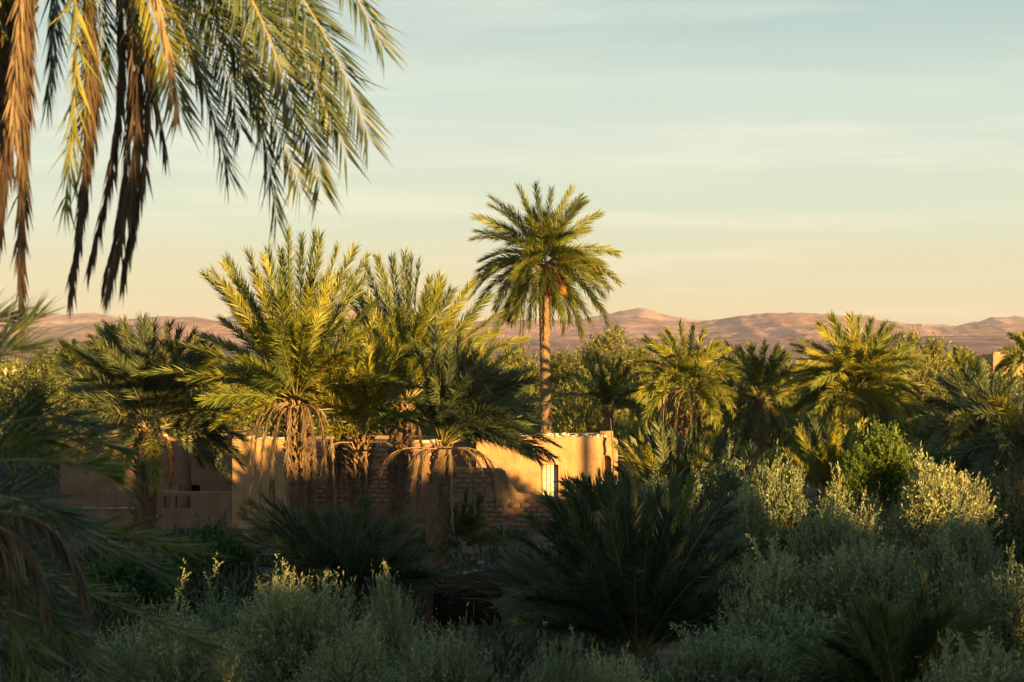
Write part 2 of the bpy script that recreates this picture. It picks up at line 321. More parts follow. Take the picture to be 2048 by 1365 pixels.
mountains('mountains', [(-900, 625), (0, 625), (60, 627), (120, 630), (190, 626), (240, 636), (300, 660), (420, 660), (440, 640), (500, 617), (560, 606), (700, 612), (860, 634), (960, 648), (1160, 640), (1215, 628), (1240, 623), (1270, 619), (1290, 618), (1320, 627), (1345, 634), (1400, 642), (1600, 652), (1660, 636), (1700, 630), (1738, 632), (1770, 648), (1900, 652), (1960, 645), (1985, 634), (2005, 635), (2030, 634), (2100, 640), (2948, 622)], 7200, 1800, 900, mm2, 5, .5)
mountains('mountains', [(-900, 655), (0, 662), (100, 657), (170, 645), (250, 638), (320, 634), (390, 636), (440, 644), (520, 662), (700, 660), (900, 652), (980, 640), (1080, 642), (1180, 640), (1240, 637), (1400, 645), (1480, 632), (1530, 627), (1590, 625), (1640, 627), (1690, 634), (1740, 640), (1800, 646), (1870, 656), (1930, 652), (2048, 648), (2948, 640)], 5600, 1700, 700, mm1, 21, .55)
mountains('hills', [(-900, 690), (0, 686), (300, 680), (500, 689), (900, 676), (1200, 682), (1500, 676), (1750, 680), (1900, 672), (2100, 679), (2948, 684)], 3600, 1300, 500, mm3, 40, .5, 1.2)

def build_haze(density):
    g = Geo(); g.box((0, 3800, 79), (9000, 8600, 170)); m, nt, N, L = new_mat('haze')
    p = N('ShaderNodeVolumePrincipled'); p.inputs['Color'].default_value = (.80, .74, .92, 1); p.inputs['Density'].default_value = density; p.inputs['Anisotropy'].default_value = .0
    o = N('ShaderNodeOutputMaterial'); L(p.outputs[0], o.inputs['Volume']); tag(g.build('haze', [m]), kind='stuff')
build_haze(4e-5)

# ------------------------------------------------------------------ adobe walls
def adobe_wall(x0, x1, topf, y0, th, mat, parent, holes=(), base=0.0, name='wall', step=.22, bevel=.05, seed=0, amp=.03, yf=None):
    """holes: (xa, xb, za, ztop or function of x). A closed, slightly uneven wall standing on the ground."""
    cuts = set(np.round(np.arange(x0, x1, step), 4)) | {x1}
    for h in holes:
        cuts = {c for c in cuts if abs(c - h[0]) > .05 and abs(c - h[1]) > .05} | {h[0], h[1]}
        if callable(h[3]): cuts |= set(np.linspace(h[0], h[1], 9))
    cuts = sorted(cuts); cols = [c for i, c in enumerate(cuts) if i == 0 or c - cuts[i - 1] > .012]
    import bmesh
    bm = bmesh.new(); cache = {}
    def V(x, y, z):
        k = (round(x, 4), round(y, 4), round(z, 4))
        if k not in cache:
            n = (float(fbm(np.array([x * .9 + 50]), np.array([z * .9 + 9]), 3, seed)[0]) - .5) * 2 * amp * 1.6
            yy = y + n + (yf(x) if yf else 0)
            cache[k] = bm.verts.new((x - parent['o0'][0], yy - parent['o0'][1], z - parent['o0'][2]))
        return cache[k]
    def face(*vs):
        vs = [v for i, v in enumerate(vs) if v not in vs[:i]]
        if len(vs) >= 3:
            try: bm.faces.new(vs)
            except ValueError: pass
    ya, yb = y0, y0 + th
    rows = max(4, int((max(topf(c) for c in cols) - base) / .35))
    def levels(xl, xr, hs):
        """segments of z at both column edges, solid flags"""
        edges = [(base, base)]; solid = []
        cur = (base, base)
        for h in sorted(hs, key=lambda h: h[2]):
            zt = h[3] if callable(h[3]) else (lambda x, z=h[3]: z)
            edges.append((h[2], h[2])); solid.append(True); edges.append((zt(xl), zt(xr))); solid.append(False)
        edges.append((topf(xl), topf(xr))); solid.append(True)
        return edges, solid
    for xl, xr in zip(cols[:-1], cols[1:]):
        xm = (xl + xr) / 2; hs = [h for h in holes if h[0] - 1e-4 <= xm <= h[1] + 1e-4]
        E, S = levels(xl, xr, hs)
        for (e0, e1, sld) in zip(E[:-1], E[1:], S):
            if not sld:
                face(V(xl, ya, e0[0]), V(xr, ya, e0[1]), V(xr, yb, e0[1]), V(xl, yb, e0[0]))
                face(V(xl, ya, e1[0]), V(xl, yb, e1[0]), V(xr, yb, e1[1]), V(xr, ya, e1[1]))
                for xx, s_ in ((xl, 0), (xr, 1)):
                    if any(abs(xx - h[s_]) < 1e-4 for h in hs):
                        a, b = e0[s_], e1[s_]
                        if b - a > 1e-3:
                            q = [V(xx, ya, a), V(xx, yb, a), V(xx, yb, b), V(xx, ya, b)]
                            face(*(q if s_ == 0 else q[::-1]))
                continue
            face(V(xl, ya, e0[0]), V(xr, ya, e0[1]), V(xr, ya, e1[1]), V(xl, ya, e1[0]))
            face(V(xr, yb, e0[1]), V(xl, yb, e0[0]), V(xl, yb, e1[0]), V(xr, yb, e1[1]))
        face(V(xl, ya, topf(xl)), V(xr, ya, topf(xr)), V(xr, yb, topf(xr)), V(xl, yb, topf(xl)))
        face(V(xl, ya, base), V(xl, yb, base), V(xr, yb, base), V(xr, ya, base))
    for xx, fl in ((x0, 1), (x1, 0)):
        q = [V(xx, ya, base), V(xx, ya, topf(xx)), V(xx, yb, topf(xx)), V(xx, yb, base)]
        face(*(q if fl else q[::-1]))
    bmesh.ops.recalc_face_normals(bm, faces=bm.faces)
    me = bpy.data.meshes.new(name); bm.to_mesh(me); bm.free()
    me.materials.append(mat)
    a = me.attributes.new('tint', 'FLOAT', 'FACE'); a.data.foreach_set('value', np.full(len(me.polygons), .5, np.float32))
    ob = bpy.data.objects.new(name, me); COL.objects.link(ob); ob.parent = parent
    if bevel:
        md = ob.modifiers.new('bevel', 'BEVEL'); md.width = bevel; md.segments = 2; md.limit_method = 'ANGLE'; md.angle_limit = math.radians(50)
    return ob
def wob(z, a=.05, s=0, f=1.3):
    return lambda x: z + (float(fbm(np.array([x * f + 31 + s * 7.]), np.array([s * 3.3]), 4, s)[0]) - .5) * 2 * a
def xat(px, Y): return (px - 1024) / F * Y
def zat(py, Y): return CAMZ - (py - HOR) / F * Y

def roof_slab(parent, x0, x1, y0, y1, z, mat, name='roof'):
    g = Geo(); v, f = grid_mesh(np.linspace(x0, x1, 14), np.linspace(y0, y1, 10), lambda X, Y: z + .06 * (fbm(X, Y, 3, 5) - .5))
    g.add(v, f); v2 = v.copy(); v2[:, 2] = z - .22; g.add(v2, f[:, ::-1]); return g.build(name, [mat], parent)
def coping(parent, xs, y, zf, w=.5, h=.07, name='coping', mat=None):
    g = Geo(); xs = np.asarray(xs); n = len(xs)
    for a, b in zip(xs[:-1], xs[1:]):
        zz = (zf(a) + zf(b)) / 2
        g.box(((a + b) / 2, y, zz + h * .4), ((b - a) * rng.uniform(.8, 1.25), w + rng.uniform(-.1, .06), h * rng.uniform(.5, 1.5)), rng.uniform(-.04, .04), 0, rng.uniform(.0, .7), .03)
    return g.build(name, [mat or M['plaster']], parent)

# --- right-hand room (sunlit) of the adobe house
YR = 83.0
xr0, xr1 = xat(952, YR), xat(1236, YR)
house = thing('adobe_house', 'sunlit ochre adobe house with pale door below the tall palm', 'house', (xr0, YR, .8))
ztop = zat(874, YR)
def topR(x):
    e = min(max((x - (xr1 - .35)) / .35, 0), 1)
    return wob(ztop, .045, 3, 2.2)(x) - .16 * e * e
dx0, dx1, dzt = xat(1083, YR), xat(1117, YR), zat(930, YR)
nx0, nx1 = xat(1204, YR), xat(1224, YR); nzt = zat(928, YR); ncx = (nx0 + nx1) / 2; nr = (nx1 - nx0) / 2
arch = lambda x: nzt + .34 * math.sqrt(max(0, 1 - ((x - ncx) / nr) ** 2))
adobe_wall(xr0, xr1, topR, YR, .5, M['adobe'], house, holes=[(dx0, dx1, 1.0, dzt), (nx0, nx1, 1.5, arch)], base=.3, bevel=.09, seed=4, amp=.05)
g = Geo(); g.box((ncx, YR + .40, 3.0), (nr * 2.6, .1, 3.2), 0, 0, .45); g.build('niche_back', [M['adobe']], house)
# crack above the niche, drawn as a thin dark strip standing on the wall
g = Geo(); zz = np.linspace(nzt + .36, ztop - .03, 7)
for a, b in zip(zz[:-1], zz[1:]): g.box((ncx - .06 + rng.uniform(-.02, .02), YR - .05, (a + b) / 2), (.045, .09, (b - a) * 1.02), 0, 0, .3)
g.build('crack_strip', [M['wood']], house)
# door leaf with planks, scrawled drawing and bolt
d = Geo(); d.box(((dx0 + dx1) / 2, YR + .30, (1.0 + dzt) / 2), (dx1 - dx0 - .02, .05, dzt - 1.0 - .02), 0, 0, .55)
door = d.build('door', [M['door']], house)
nb = 4; w_ = (dx1 - dx0 - .04) / nb
for k in range(nb):
    q = Geo(); q.box((dx0 + .02 + w_ * (k + .5), YR + .262 + .003 * (k % 2), (1.0 + dzt) / 2), (w_ - .016, .025, dzt - 1.06), 0, 0, .4 + .12 * (k % 3)); q.build('plank', [M['door']], door)
q = Geo()
for cx_, cz_, r_, a0 in ((dx0 + .22, 2.75, .10, 0), (dx0 + .30, 2.45, .13, 1), (dx0 + .18, 2.15, .09, 2), (dx0 + .34, 1.95, .12, .5)):
    th = np.linspace(a0, a0 + 5.2, 12); q.tube(np.stack([cx_ + r_ * np.cos(th) * .8, np.full(12, YR + .246), cz_ + r_ * np.sin(th) * 1.3], -1), .008, 4)
q.build('scrawl', [M['ink']], door)
q = Geo(); q.box((dx1 - .16, YR + .238, 2.05), (.16, .03, .05)); q.box((dx1 - .16, YR + .238, 2.5), (.12, .03, .04)); q.build('bolt', [M['wood']], door)
q = Geo(); q.box(((dx0 + dx1) / 2, YR + .25, dzt + .05), (dx1 - dx0 + .5, .44, .09), 0, 0, .5, .01); q.build('lintel', [M['wood']], house)
# side walls, back wall, roof, coping and rubble on the roof edge
def side_wall(parent, x, y0, y1, z, mat, base=.3, th=.45):
    g = Geo(); n = max(3, int((y1 - y0) / .6)); ys_ = np.linspace(y0, y1, n + 1); t_ = [z + rng.uniform(-.04, .04) for _ in ys_]
    for s_ in (0, 1):
        xx = x + s_ * th
        v = [(xx + .03 * math.sin(3 * y), y, zz) for y, tz in zip(ys_, t_) for zz in (base, tz)]
        f = np.array([[2 * i, 2 * i + 2, 2 * i + 3, 2 * i + 1] for i in range(n)]); g.add(v, f if s_ == 1 else f[:, ::-1])
    v = [(x + .03 * math.sin(3 * y) + s_ * th, y, tz) for y, tz in zip(ys_, t_) for s_ in (0, 1)]
    g.add(v, [[2 * i, 2 * i + 1, 2 * i + 3, 2 * i + 2] for i in range(n)])
    for y_, i_ in ((y0, 0), (y1, n)):
        xo = .03 * math.sin(3 * y_); g.add([(x + xo, y_, base), (x + xo + th, y_, base), (x + xo + th, y_, t_[i_]), (x + xo, y_, t_[i_])], [[0, 1, 2, 3]])
    return g.build('wall', [mat], parent)
side_wall(house, xr0 + .02, YR + .5, YR + 6, ztop - .03, M['adobe'])
side_wall(house, xr1 - .47, YR + .5, YR + 6, ztop - .1, M['adobe'])
adobe_wall(xr0, xr1, wob(ztop - .1, .05, 8), YR + 6, .45, M['adobe'], house, base=.3, seed=6)
roof_slab(house, xr0 + .3, xr1 - .3, YR + .3, YR + 6.2, ztop - .14, M['adobe_dark'])
coping(house, np.arange(xr0 + .5, xr1 - .3, .31), YR + .27, lambda x: topR(x) - .015, .46, .06)
for k in range(26):
    g = Geo(); x = rng.uniform(xr0 + 1, xr1 - .4) if k > 8 else rng.uniform(xr0 + 2.6, xr0 + 3.4); s_ = rng.uniform(.07, .17)
    th = rng.uniform(0, 3); g.box((x, YR + rng.uniform(.15, .5), topR(x) + .05 + s_ * .25), (s_ * 1.5, s_, s_ * .7), th, 0, rng.uniform(.3, 1), s_ * .15); g.build('stone', [M['plaster']], house)
# --- set-back annex on the right
YA = 86.5; annex = thing('adobe_annex', 'low ochre adobe annex with dark window and red-brown door right of the house', 'outbuilding', (xat(1238, YA), YA, .8))
ax0, ax1 = xat(1238, YA), xat(1301, YA); atop = zat(906, YA)
adobe_wall(ax0, ax1, lambda x: wob(atop, .04, 12)(x) - .25 * max(0, (x - ax1 + .4) / .4) ** 2, YA, .45, M['adobe'], annex, holes=[(xat(1243, YA), xat(1254, YA), 2.0, zat(945, YA)), (xat(1266, YA), xat(1281, YA), 1.0, zat(942, YA))], base=.3, bevel=.08, seed=14)
g = Geo(); g.box(((xat(1266, YA) + xat(1281, YA)) / 2, YA + .2, 1.9), (.33, .05, 1.85), 0, 0, .5); g.build('door', [M['reddoor']], annex)
g = Geo(); g.box((ax0 + .7, YA + 2.2, 2.0), (1.4, .2, 3.0)); g.build('shade_panel', [M['dark']], annex)  # near-black sheet that paints the shade inside the window
roof_slab(annex, ax0 + .05, ax1 - .1, YA + .3, YA + 4, atop - .12, M['adobe_dark'])
# thin pole in front of the trees
g = Geo(); a_ = at(1227, 925, 82.6); b_ = at(1221, 838, 82.6); g.tube([(a_[0], 82.6, ground_z(0, 82)), a_, b_], [.03, .025, .018], 6)
tag(g.build('wooden_pole', [M['wood']], origin=(a_[0], 82.6, .8)), 'thin dark wooden pole standing at the right corner of the sunlit house', 'pole')

# --- central shaded wall with mud brick courses, house body behind
YC = 85.2; chouse = thing('adobe_house', 'long shaded adobe house with patches of exposed mud bricks behind the palm clump', 'house', (xat(565, YC), YC, .8))
cx0, cx1 = xat(566, YC), xr0 - .02; ctop = zat(884, YC); topC = wob(ctop, .05, 22)
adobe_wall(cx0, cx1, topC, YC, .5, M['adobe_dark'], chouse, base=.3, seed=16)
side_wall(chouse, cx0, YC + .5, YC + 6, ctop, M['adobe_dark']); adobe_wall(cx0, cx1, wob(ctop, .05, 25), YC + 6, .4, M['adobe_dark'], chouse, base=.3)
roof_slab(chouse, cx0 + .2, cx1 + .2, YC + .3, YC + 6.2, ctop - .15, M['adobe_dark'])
coping(chouse, np.arange(cx0 + .1, cx1, .34), YC + .25, lambda x: topC(x) - .01, .55, .1)
brick_meshes = []
for k in range(6):
    g = Geo(); g.box((0, 0, 0), (.412 + .003 * (k % 3), .10, .187), 0, 0, .46 + .015 * k, .006); brick_meshes.append(g.mesh('brick', [M['brick']]))
def brick(parent, x, y, z, rz=0, sx=1):
    o = bpy.data.objects.new('brick', brick_meshes[int(rng.integers(6))]); COL.objects.link(o); o.parent = parent
    o.location = (x - parent['o0'][0], y - parent['o0'][1], z - parent['o0'][2]); o.rotation_euler = (rng.uniform(-.03, .03), rng.uniform(-.02, .02), rz + rng.uniform(-.015, .015)); o.scale = (sx, 1, 1)
nb_ = 0; row = 0; z = ctop - .18
while z > 1.4 and nb_ < 290:
    x = cx0 + .25 + (.21 if row % 2 else 0)
    while x < cx1 - .2:
        if float(fbm(np.array([x * .75 + 5]), np.array([z * 1.1 + 3]), 3, 91)[0]) + rng.normal(0, .025) > .53 and nb_ < 290: brick(chouse, x, YC + .026 + rng.uniform(-.01, .01), z + rng.uniform(-.008, .008)); nb_ += 1
        x += .42
    z -= .195; row += 1

# --- left wall: one long compound wall, high at the right, low at the left
YL = 80.0; comp = thing('compound_wall', 'brown adobe compound wall with small square window holes at the left', 'wall', (xat(60, YL), YL, .6))
lx0, lxa, lxb, lx1 = xat(40, YL), xat(320, YL), xat(464, YL), xat(575, YL)
def topL(x):
    if x < lxa: return wob(zat(1018, YL), .03, 31)(x)
    if x < lxb: return wob(zat(984, YL), .03, 32)(x) + .05 * math.exp(-((x - lxa) / .5) ** 2)
    return wob(zat(878, YL), .05, 33)(x)
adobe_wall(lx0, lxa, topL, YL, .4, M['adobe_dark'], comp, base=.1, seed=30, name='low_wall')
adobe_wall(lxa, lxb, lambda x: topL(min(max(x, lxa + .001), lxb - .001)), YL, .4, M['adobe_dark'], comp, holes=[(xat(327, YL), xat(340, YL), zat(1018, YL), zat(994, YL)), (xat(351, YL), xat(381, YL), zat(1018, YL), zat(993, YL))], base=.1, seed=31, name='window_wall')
adobe_wall(lxb, lx1, lambda x: topL(max(x, lxb + .001)), YL, .45, M['adobe'], comp, base=.1, seed=32, name='high_wall', bevel=.08)
side_wall(comp, lxb + .02, YL + .45, YL + 5.2, zat(880, YL), M['adobe'], .1)
side_wall(comp, lx1 - .46, YL + .45, YC - .02, zat(880, YL), M['adobe'], .1)
coping(comp, np.arange(lx0, lxa, .5), YL + .2, topL, .44, .03, mat=M['stone']); coping(comp, np.arange(lxb + .1, lx1, .4), YL + .22, topL, .5, .09)
# --- rear shaded house at the left
YB = 87.0; rear = thing('adobe_house', 'dark purple-brown shaded adobe house behind the left palm trunk', 'house', (xat(120, YB), YB, .8))
bx0, bx1 = xat(120, YB), xat(470, YB); btop = zat(872, YB)
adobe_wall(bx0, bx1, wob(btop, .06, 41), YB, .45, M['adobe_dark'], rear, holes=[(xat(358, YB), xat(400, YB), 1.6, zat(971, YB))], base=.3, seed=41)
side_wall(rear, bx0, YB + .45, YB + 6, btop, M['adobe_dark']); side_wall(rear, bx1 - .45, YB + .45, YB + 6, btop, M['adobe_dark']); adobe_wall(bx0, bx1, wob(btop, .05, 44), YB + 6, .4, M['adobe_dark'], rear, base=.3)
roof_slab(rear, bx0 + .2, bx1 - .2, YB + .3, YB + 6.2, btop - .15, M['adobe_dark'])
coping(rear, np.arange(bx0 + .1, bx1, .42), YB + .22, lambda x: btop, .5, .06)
g = Geo(); g.box((xat(380, YB), YB + 1.4, 2), (2.2, .1, 3)); g.build('shade_panel', [M['dark']], rear)  # near-black sheet painted as shade behind the opening
# --- sunlit house further back on the left with a beam across
YF = 108.0; fh = thing('adobe_house', 'small sunlit adobe house with a roof beam, far left behind the dark palm', 'house', (xat(118, YF), YF, .8))
fx0, fx1 = xat(118, YF), xat(330, YF); ftop = zat(836, YF)
adobe_wall(fx0, fx1, wob(ftop, .1, 51), YF, .45, M['adobe'], fh, holes=[(xat(150, YF), xat(166, YF), 2.4, 3.6)], base=.3, seed=51)
side_wall(fh, fx0, YF + .45, YF + 6, ftop, M['adobe']); side_wall(fh, fx1 - .45, YF + .45, YF + 6, ftop, M['adobe']); adobe_wall(fx0, fx1, wob(ftop, .05, 54), YF + 6, .4, M['adobe'], fh, base=.3)
roof_slab(fh, fx0 + .2, fx1 - .2, YF + .3, YF + 6.2, ftop - .15, M['adobe_dark'])
g = Geo(); g.tube([(xat(122, YF), YF - .3, zat(820, YF)), (xat(250, YF), YF - .3, zat(823, YF))], .12, 6); g.build('beam', [M['wood']], fh)
for px in (126, 245):
    g = Geo(); g.tube([(xat(px, YF), YF - .3, .5), (xat(px, YF), YF - .3, zat(812, YF))], .11, 6); g.build('post', [M['wood']], fh)

# --- ruined courtyard wall in front, of mud bricks
YW = 78.0; ruin = thing('ruined_wall', 'dark broken mud brick wall stepping down in front of the sunlit house', 'wall', (xat(950, YW), YW, .7))
RP = [(880, 936), (952, 936), (1008, 938), (1014, 950), (1022, 968), (1034, 985), (1060, 990), (1100, 993), (1130, 1000), (1158, 1004), (1172, 1018), (1182, 1045), (1190, 1066)]
def topW(x):
    px = x / YW * F + 1024; return CAMZ - (np.interp(px, [p[0] for p in RP], [p[1] for p in RP]) - HOR) / F * YW + .05 * (float(fbm(np.array([x * 3]), np.array([2.]), 3, 61)[0]) - .5)
wx0, wx1 = xat(880, YW), xat(1190, YW)
adobe_wall(wx0, wx1, topW, YW, .42, M['adobe_dark'], ruin, base=.2, seed=61, step=.15, bevel=.05, amp=.06)
z = .95; row = 0; nb2 = 0
while z < 3.4:
    x = wx0 + .2 + (.2 if row % 2 else 0)
    while x < wx1 - .2 and nb2 < 280:
        if z < topW(x) - .12 and z < topW(x + .18) - .1 and z < topW(x - .18) - .1 and float(fbm(np.array([x * .9 + 15]), np.array([z * 1.3 + 3]), 3, 92)[0]) + rng.normal(0, .03) > .50:
            brick(ruin, x, YW + .026 + rng.uniform(-.01, .01), z); nb2 += 1
        x += .42
    z += .19; row += 1

# --- earthen tower at the right edge
YT = 250.0; tw = thing('adobe_tower', 'pale adobe tower house among the far palms at the right edge', 'tower', (xat(1985, YT), YT, 0))
tx0, tx1, tt = xat(1986, YT), xat(2085, YT), zat(709, YT)
adobe_wall(tx0, tx1, wob(tt, .12, 71), YT, .5, M['adobe'], tw, holes=[(xat(2001, YT), xat(2005, YT), zat(736, YT), zat(730, YT)), (xat(2030, YT), xat(2034, YT), zat(738, YT), zat(732, YT))], step=.5, seed=71, base=-.5)
side_wall(tw, tx0, YT + .5, YT + 6, tt, M['adobe'], -.5); side_wall(tw, tx1 - .45, YT + .5, YT + 6, tt, M['adobe'], -.5); adobe_wall(tx0, tx1, wob(tt, .12, 74), YT + 6, .4, M['adobe'], tw, step=.6, base=-.5)
g = Geo(); g.box(((tx0 + tx1) / 2, YT + 3, tt - .4), (tx1 - tx0 - .6, 5.4, .3)); g.build('roof', [M['adobe_dark']], tw)
g = Geo(); g.box((xat(1979, YT), YT + 2.6, zat(727, YT) / 2), (.8, 3.6, zat(725, YT))); g.build('buttress', [M['adobe_dark']], tw)
g = Geo(); g.box((tx0 + .6, YT + .9, tt + .12), (.9, .5, .35), 0, 0, .5, .04); g.box((tx0 + 2.3, YT + .8, tt + .1), (1.4, .5, .3), 0, 0, .5, .04); g.build('parapet', [M['adobe']], tw)

# --- brushwood shelter under the leaning palm
YS = 56.5; sh = thing('brushwood_shelter', 'low dark shelter roofed with dead brushwood right of the leaning trunk', 'shelter', at(935, 1240, YS))
sc_ = at(935, 1165, YS)
g = Geo(); n = 900
P = sc_ + rng.normal(0, 1, (n, 3)) * np.array([.95, 1.0, .10]); D = nrm(np.stack([rng.normal(0, 1, n), rng.normal(0, .6, n), rng.normal(0, .12, n)], -1))
g.kites(P, D, nrm(np.cross(D, rng.normal(0, 1, (n, 3)))), rng.uniform(.4, 1.1, n), rng.uniform(.02, .05, n), 0, rng.random(n))
tag(g.build('brush_roof', [M['dry_shaded']], sh), kind='stuff')
for dx in (-1.1, 1.1):
    for dy in (-.9, .9):
        g = Geo(); g.tube([(sc_[0] + dx, YS + dy, -.1), (sc_[0] + dx * .95, YS + dy, sc_[2])], [.09, .06], 6); g.build('post', [M['wood']], sh)
g = Geo(); g.box((sc_[0], YS + 1.1, sc_[2] / 2), (2.3, .15, sc_[2])); g.build('shade_backing', [M['dark']], sh)  # near-black sheet painted as the shade under the roof
for k in range(9):
    p = at(rng.uniform(880, 1010), rng.uniform(1125, 1165), YS - .2); g = Geo(); s_ = rng.uniform(.06, .13); g.box(p, (s_ * 1.6, s_, s_ * .7), rng.uniform(0, 3), 0, .1, .03)
    g.build('stone', [M['stone']], sh)

# ------------------------------------------------------------------ palms
FW = 1.0      # leaflet width factor
def bez(ct, t):
    ct = [np.asarray(c, float) for c in ct]; t = t[:, None]
    if len(ct) == 3: return (1 - t) ** 2 * ct[0] + 2 * t * (1 - t) * ct[1] + t * t * ct[2]
    return (1 - t) ** 3 * ct[0] + 3 * t * (1 - t) ** 2 * ct[1] + 3 * t * t * (1 - t) * ct[2] + t ** 3 * ct[3]
def frond_geo(ct, nl=46, LL=.5, W=.035, a0=62, a1=18, vee=.45, roll=0.0, droop=.08, t0=.16, rad=.022, dead=False, tintc=.5, thick=1.0, shed=0.0, seg=12, dens=2.4, bsd=.5):
    W = W * (1.1 if dead else FW); nl = int(nl * (1.2 if dead else dens)); LL = LL * (1 if dead else 1.22); a1 = a1 + (0 if dead else 6); a0 = a0 - (0 if dead else 6)
    g = Geo(); ts = np.linspace(0, 1, seg); pts = bez(ct, ts)
    g.tube(pts, rad * (1.6 - 1.35 * ts), 3, 1, .5 + rng.uniform(-.2, .2), cap=False)
    t = np.linspace(t0, .995, nl); t = np.concatenate([t, t + .5 / nl * .8]).clip(0, 1)
    side = np.concatenate([np.full(nl, 1.), np.full(nl, -1.)])
    if shed: keep = rng.random(2 * nl) > shed; t = t[keep]; side = side[keep]
    n = len(t)
    P = bez(ct, t); T = nrm(bez(ct, np.minimum(t + .02, 1.0)) - bez(ct, t - .02))
    ch = np.asarray(ct[-1]) - np.asarray(ct[0]); h = np.array([ch[0], ch[1], 0]) + 1e-3
    # horizontal side vector (constant: fronds bend in a vertical plane)
    S0 = nrm(np.cross(h, UP)); N = nrm(np.cross(S0[None], T)); S = nrm(np.cross(T, N))
    cr_, sr_ = math.cos(roll), math.sin(roll); S, N = S * cr_ + N * sr_, N * cr_ - S * sr_
    u = (t - t0) / (1 - t0)
    ang = np.radians(a0 + (a1 - a0) * u ** 1.1 + rng.normal(0, 6, n))
    b = rng.normal(vee, bsd, n)
    D = np.cos(ang)[:, None] * T + np.sin(ang)[:, None] * (side[:, None] * np.cos(b)[:, None] * S + np.sin(b)[:, None] * N)
    prof = np.interp(u, [0, .12, .35, .7, 1], [.4, .8, 1, .95, .72])
    L_ = LL * prof * rng.uniform(.8, 1.12, n)
    D = nrm(D)
    if dead: D = nrm(D * .55 + T * .5 + np.array([0, 0, -.8]) * rng.uniform(.3, 1.3, n)[:, None] + rng.normal(0, .14, (n, 3)))
    Nr = N + rng.normal(0, .55, (n, 3)); Wd = nrm(np.cross(D, Nr))
    tint = np.clip(tintc + rng.normal(0, .15, n), 0, 1)
    g.kites(P, D, Wd, L_, W * thick * rng.uniform(.8, 1.2, n), 0, tint, droop, mid=.4 if dead else .3)
    return g
def frond_obj(parent, ct, name='frond', mat='palm', rmat='rachis', **kw):
    g = frond_geo(ct, **kw); return g.build(name, [M[mat], M[rmat]], parent, origin=np.asarray(ct[0], float))
def ctrl(P0, P1, k=.45):
    P0 = np.asarray(P0, float); P1 = np.asarray(P1, float); ch = P1 - P0; L = np.linalg.norm(ch)
    hz = np.linalg.norm(ch[:2]) / L; d0 = nrm(ch / L + UP * (k * (.35 + .9 * hz)))
    return [P0, P0 + d0 * .55 * L, P1]
def trunk_geo(P, R, rough=.06, sides=14, n=None, seed=0):
    P = np.asarray(P, float); k = len(P); t = np.linspace(0, 1, k); n = n or max(10, int(np.linalg.norm(P[-1] - P[0]) / .12)); tt = np.linspace(0, 1, n)
    pts = np.stack([np.interp(tt, t, P[:, i]) for i in range(3)], -1); rad = np.interp(tt, np.linspace(0, 1, len(R)), R)
    rad = rad * (1 + rough * np.where(np.arange(n) % 2 == 0, 1, -1) + rng.normal(0, rough * .6, n))
    g = Geo(); g.tube(pts, rad, sides, 0, .5); return g, pts, rad
def boots_geo(pts, rad, dens=9, size=.2, out=.7, wid=.13, t0=0.0):
    g = Geo(); 
    k0 = int(len(pts) * t0); P = []; D = []; 
    for i in range(k0, len(pts)):
        a0 = i * 2.4
        for j in range(dens):
            a = a0 + j * 2 * math.pi / dens + rng.normal(0, .12); o = np.array([math.cos(a), math.sin(a), 0])
            P.append(pts[i] + o * rad[i] * .85); D.append(nrm(o * out * rng.uniform(.6, 1.3) + UP * rng.uniform(.7, 1.1) + rng.normal(0, .12, 3)))
    P = np.array(P); D = np.array(D); n = len(P); O = nrm(np.cross(D, UP)); U = nrm(np.cross(O, D))
    L = size * rng.uniform(.6, 1.35, n)[:, None]; w = wid * rng.uniform(.7, 1.2, n)[:, None]
    tip = P + D * L; v = np.stack([P - O * w * .5, P + O * w * .5, tip + O * w * .22 , tip - O * w * .22, P + U * w * .35 , tip + U * w * .1], 1).reshape(-1, 3)
    b = np.arange(n)[:, None] * 6; tn = rng.random(n)
    g.add(v, np.concatenate([b + np.array([0, 4, 5, 3]), b + np.array([4, 1, 2, 5]), b + np.array([1, 0, 3, 2])]), 0, np.concatenate([tn, tn, tn]))
    g.add(np.stack([tip + O * w * .22, tip - O * w * .22, tip + U * w * .1], 1).reshape(-1, 3), (np.arange(n)[:, None] * 3 + np.array([0, 2, 1])), 0, tn)
    return g
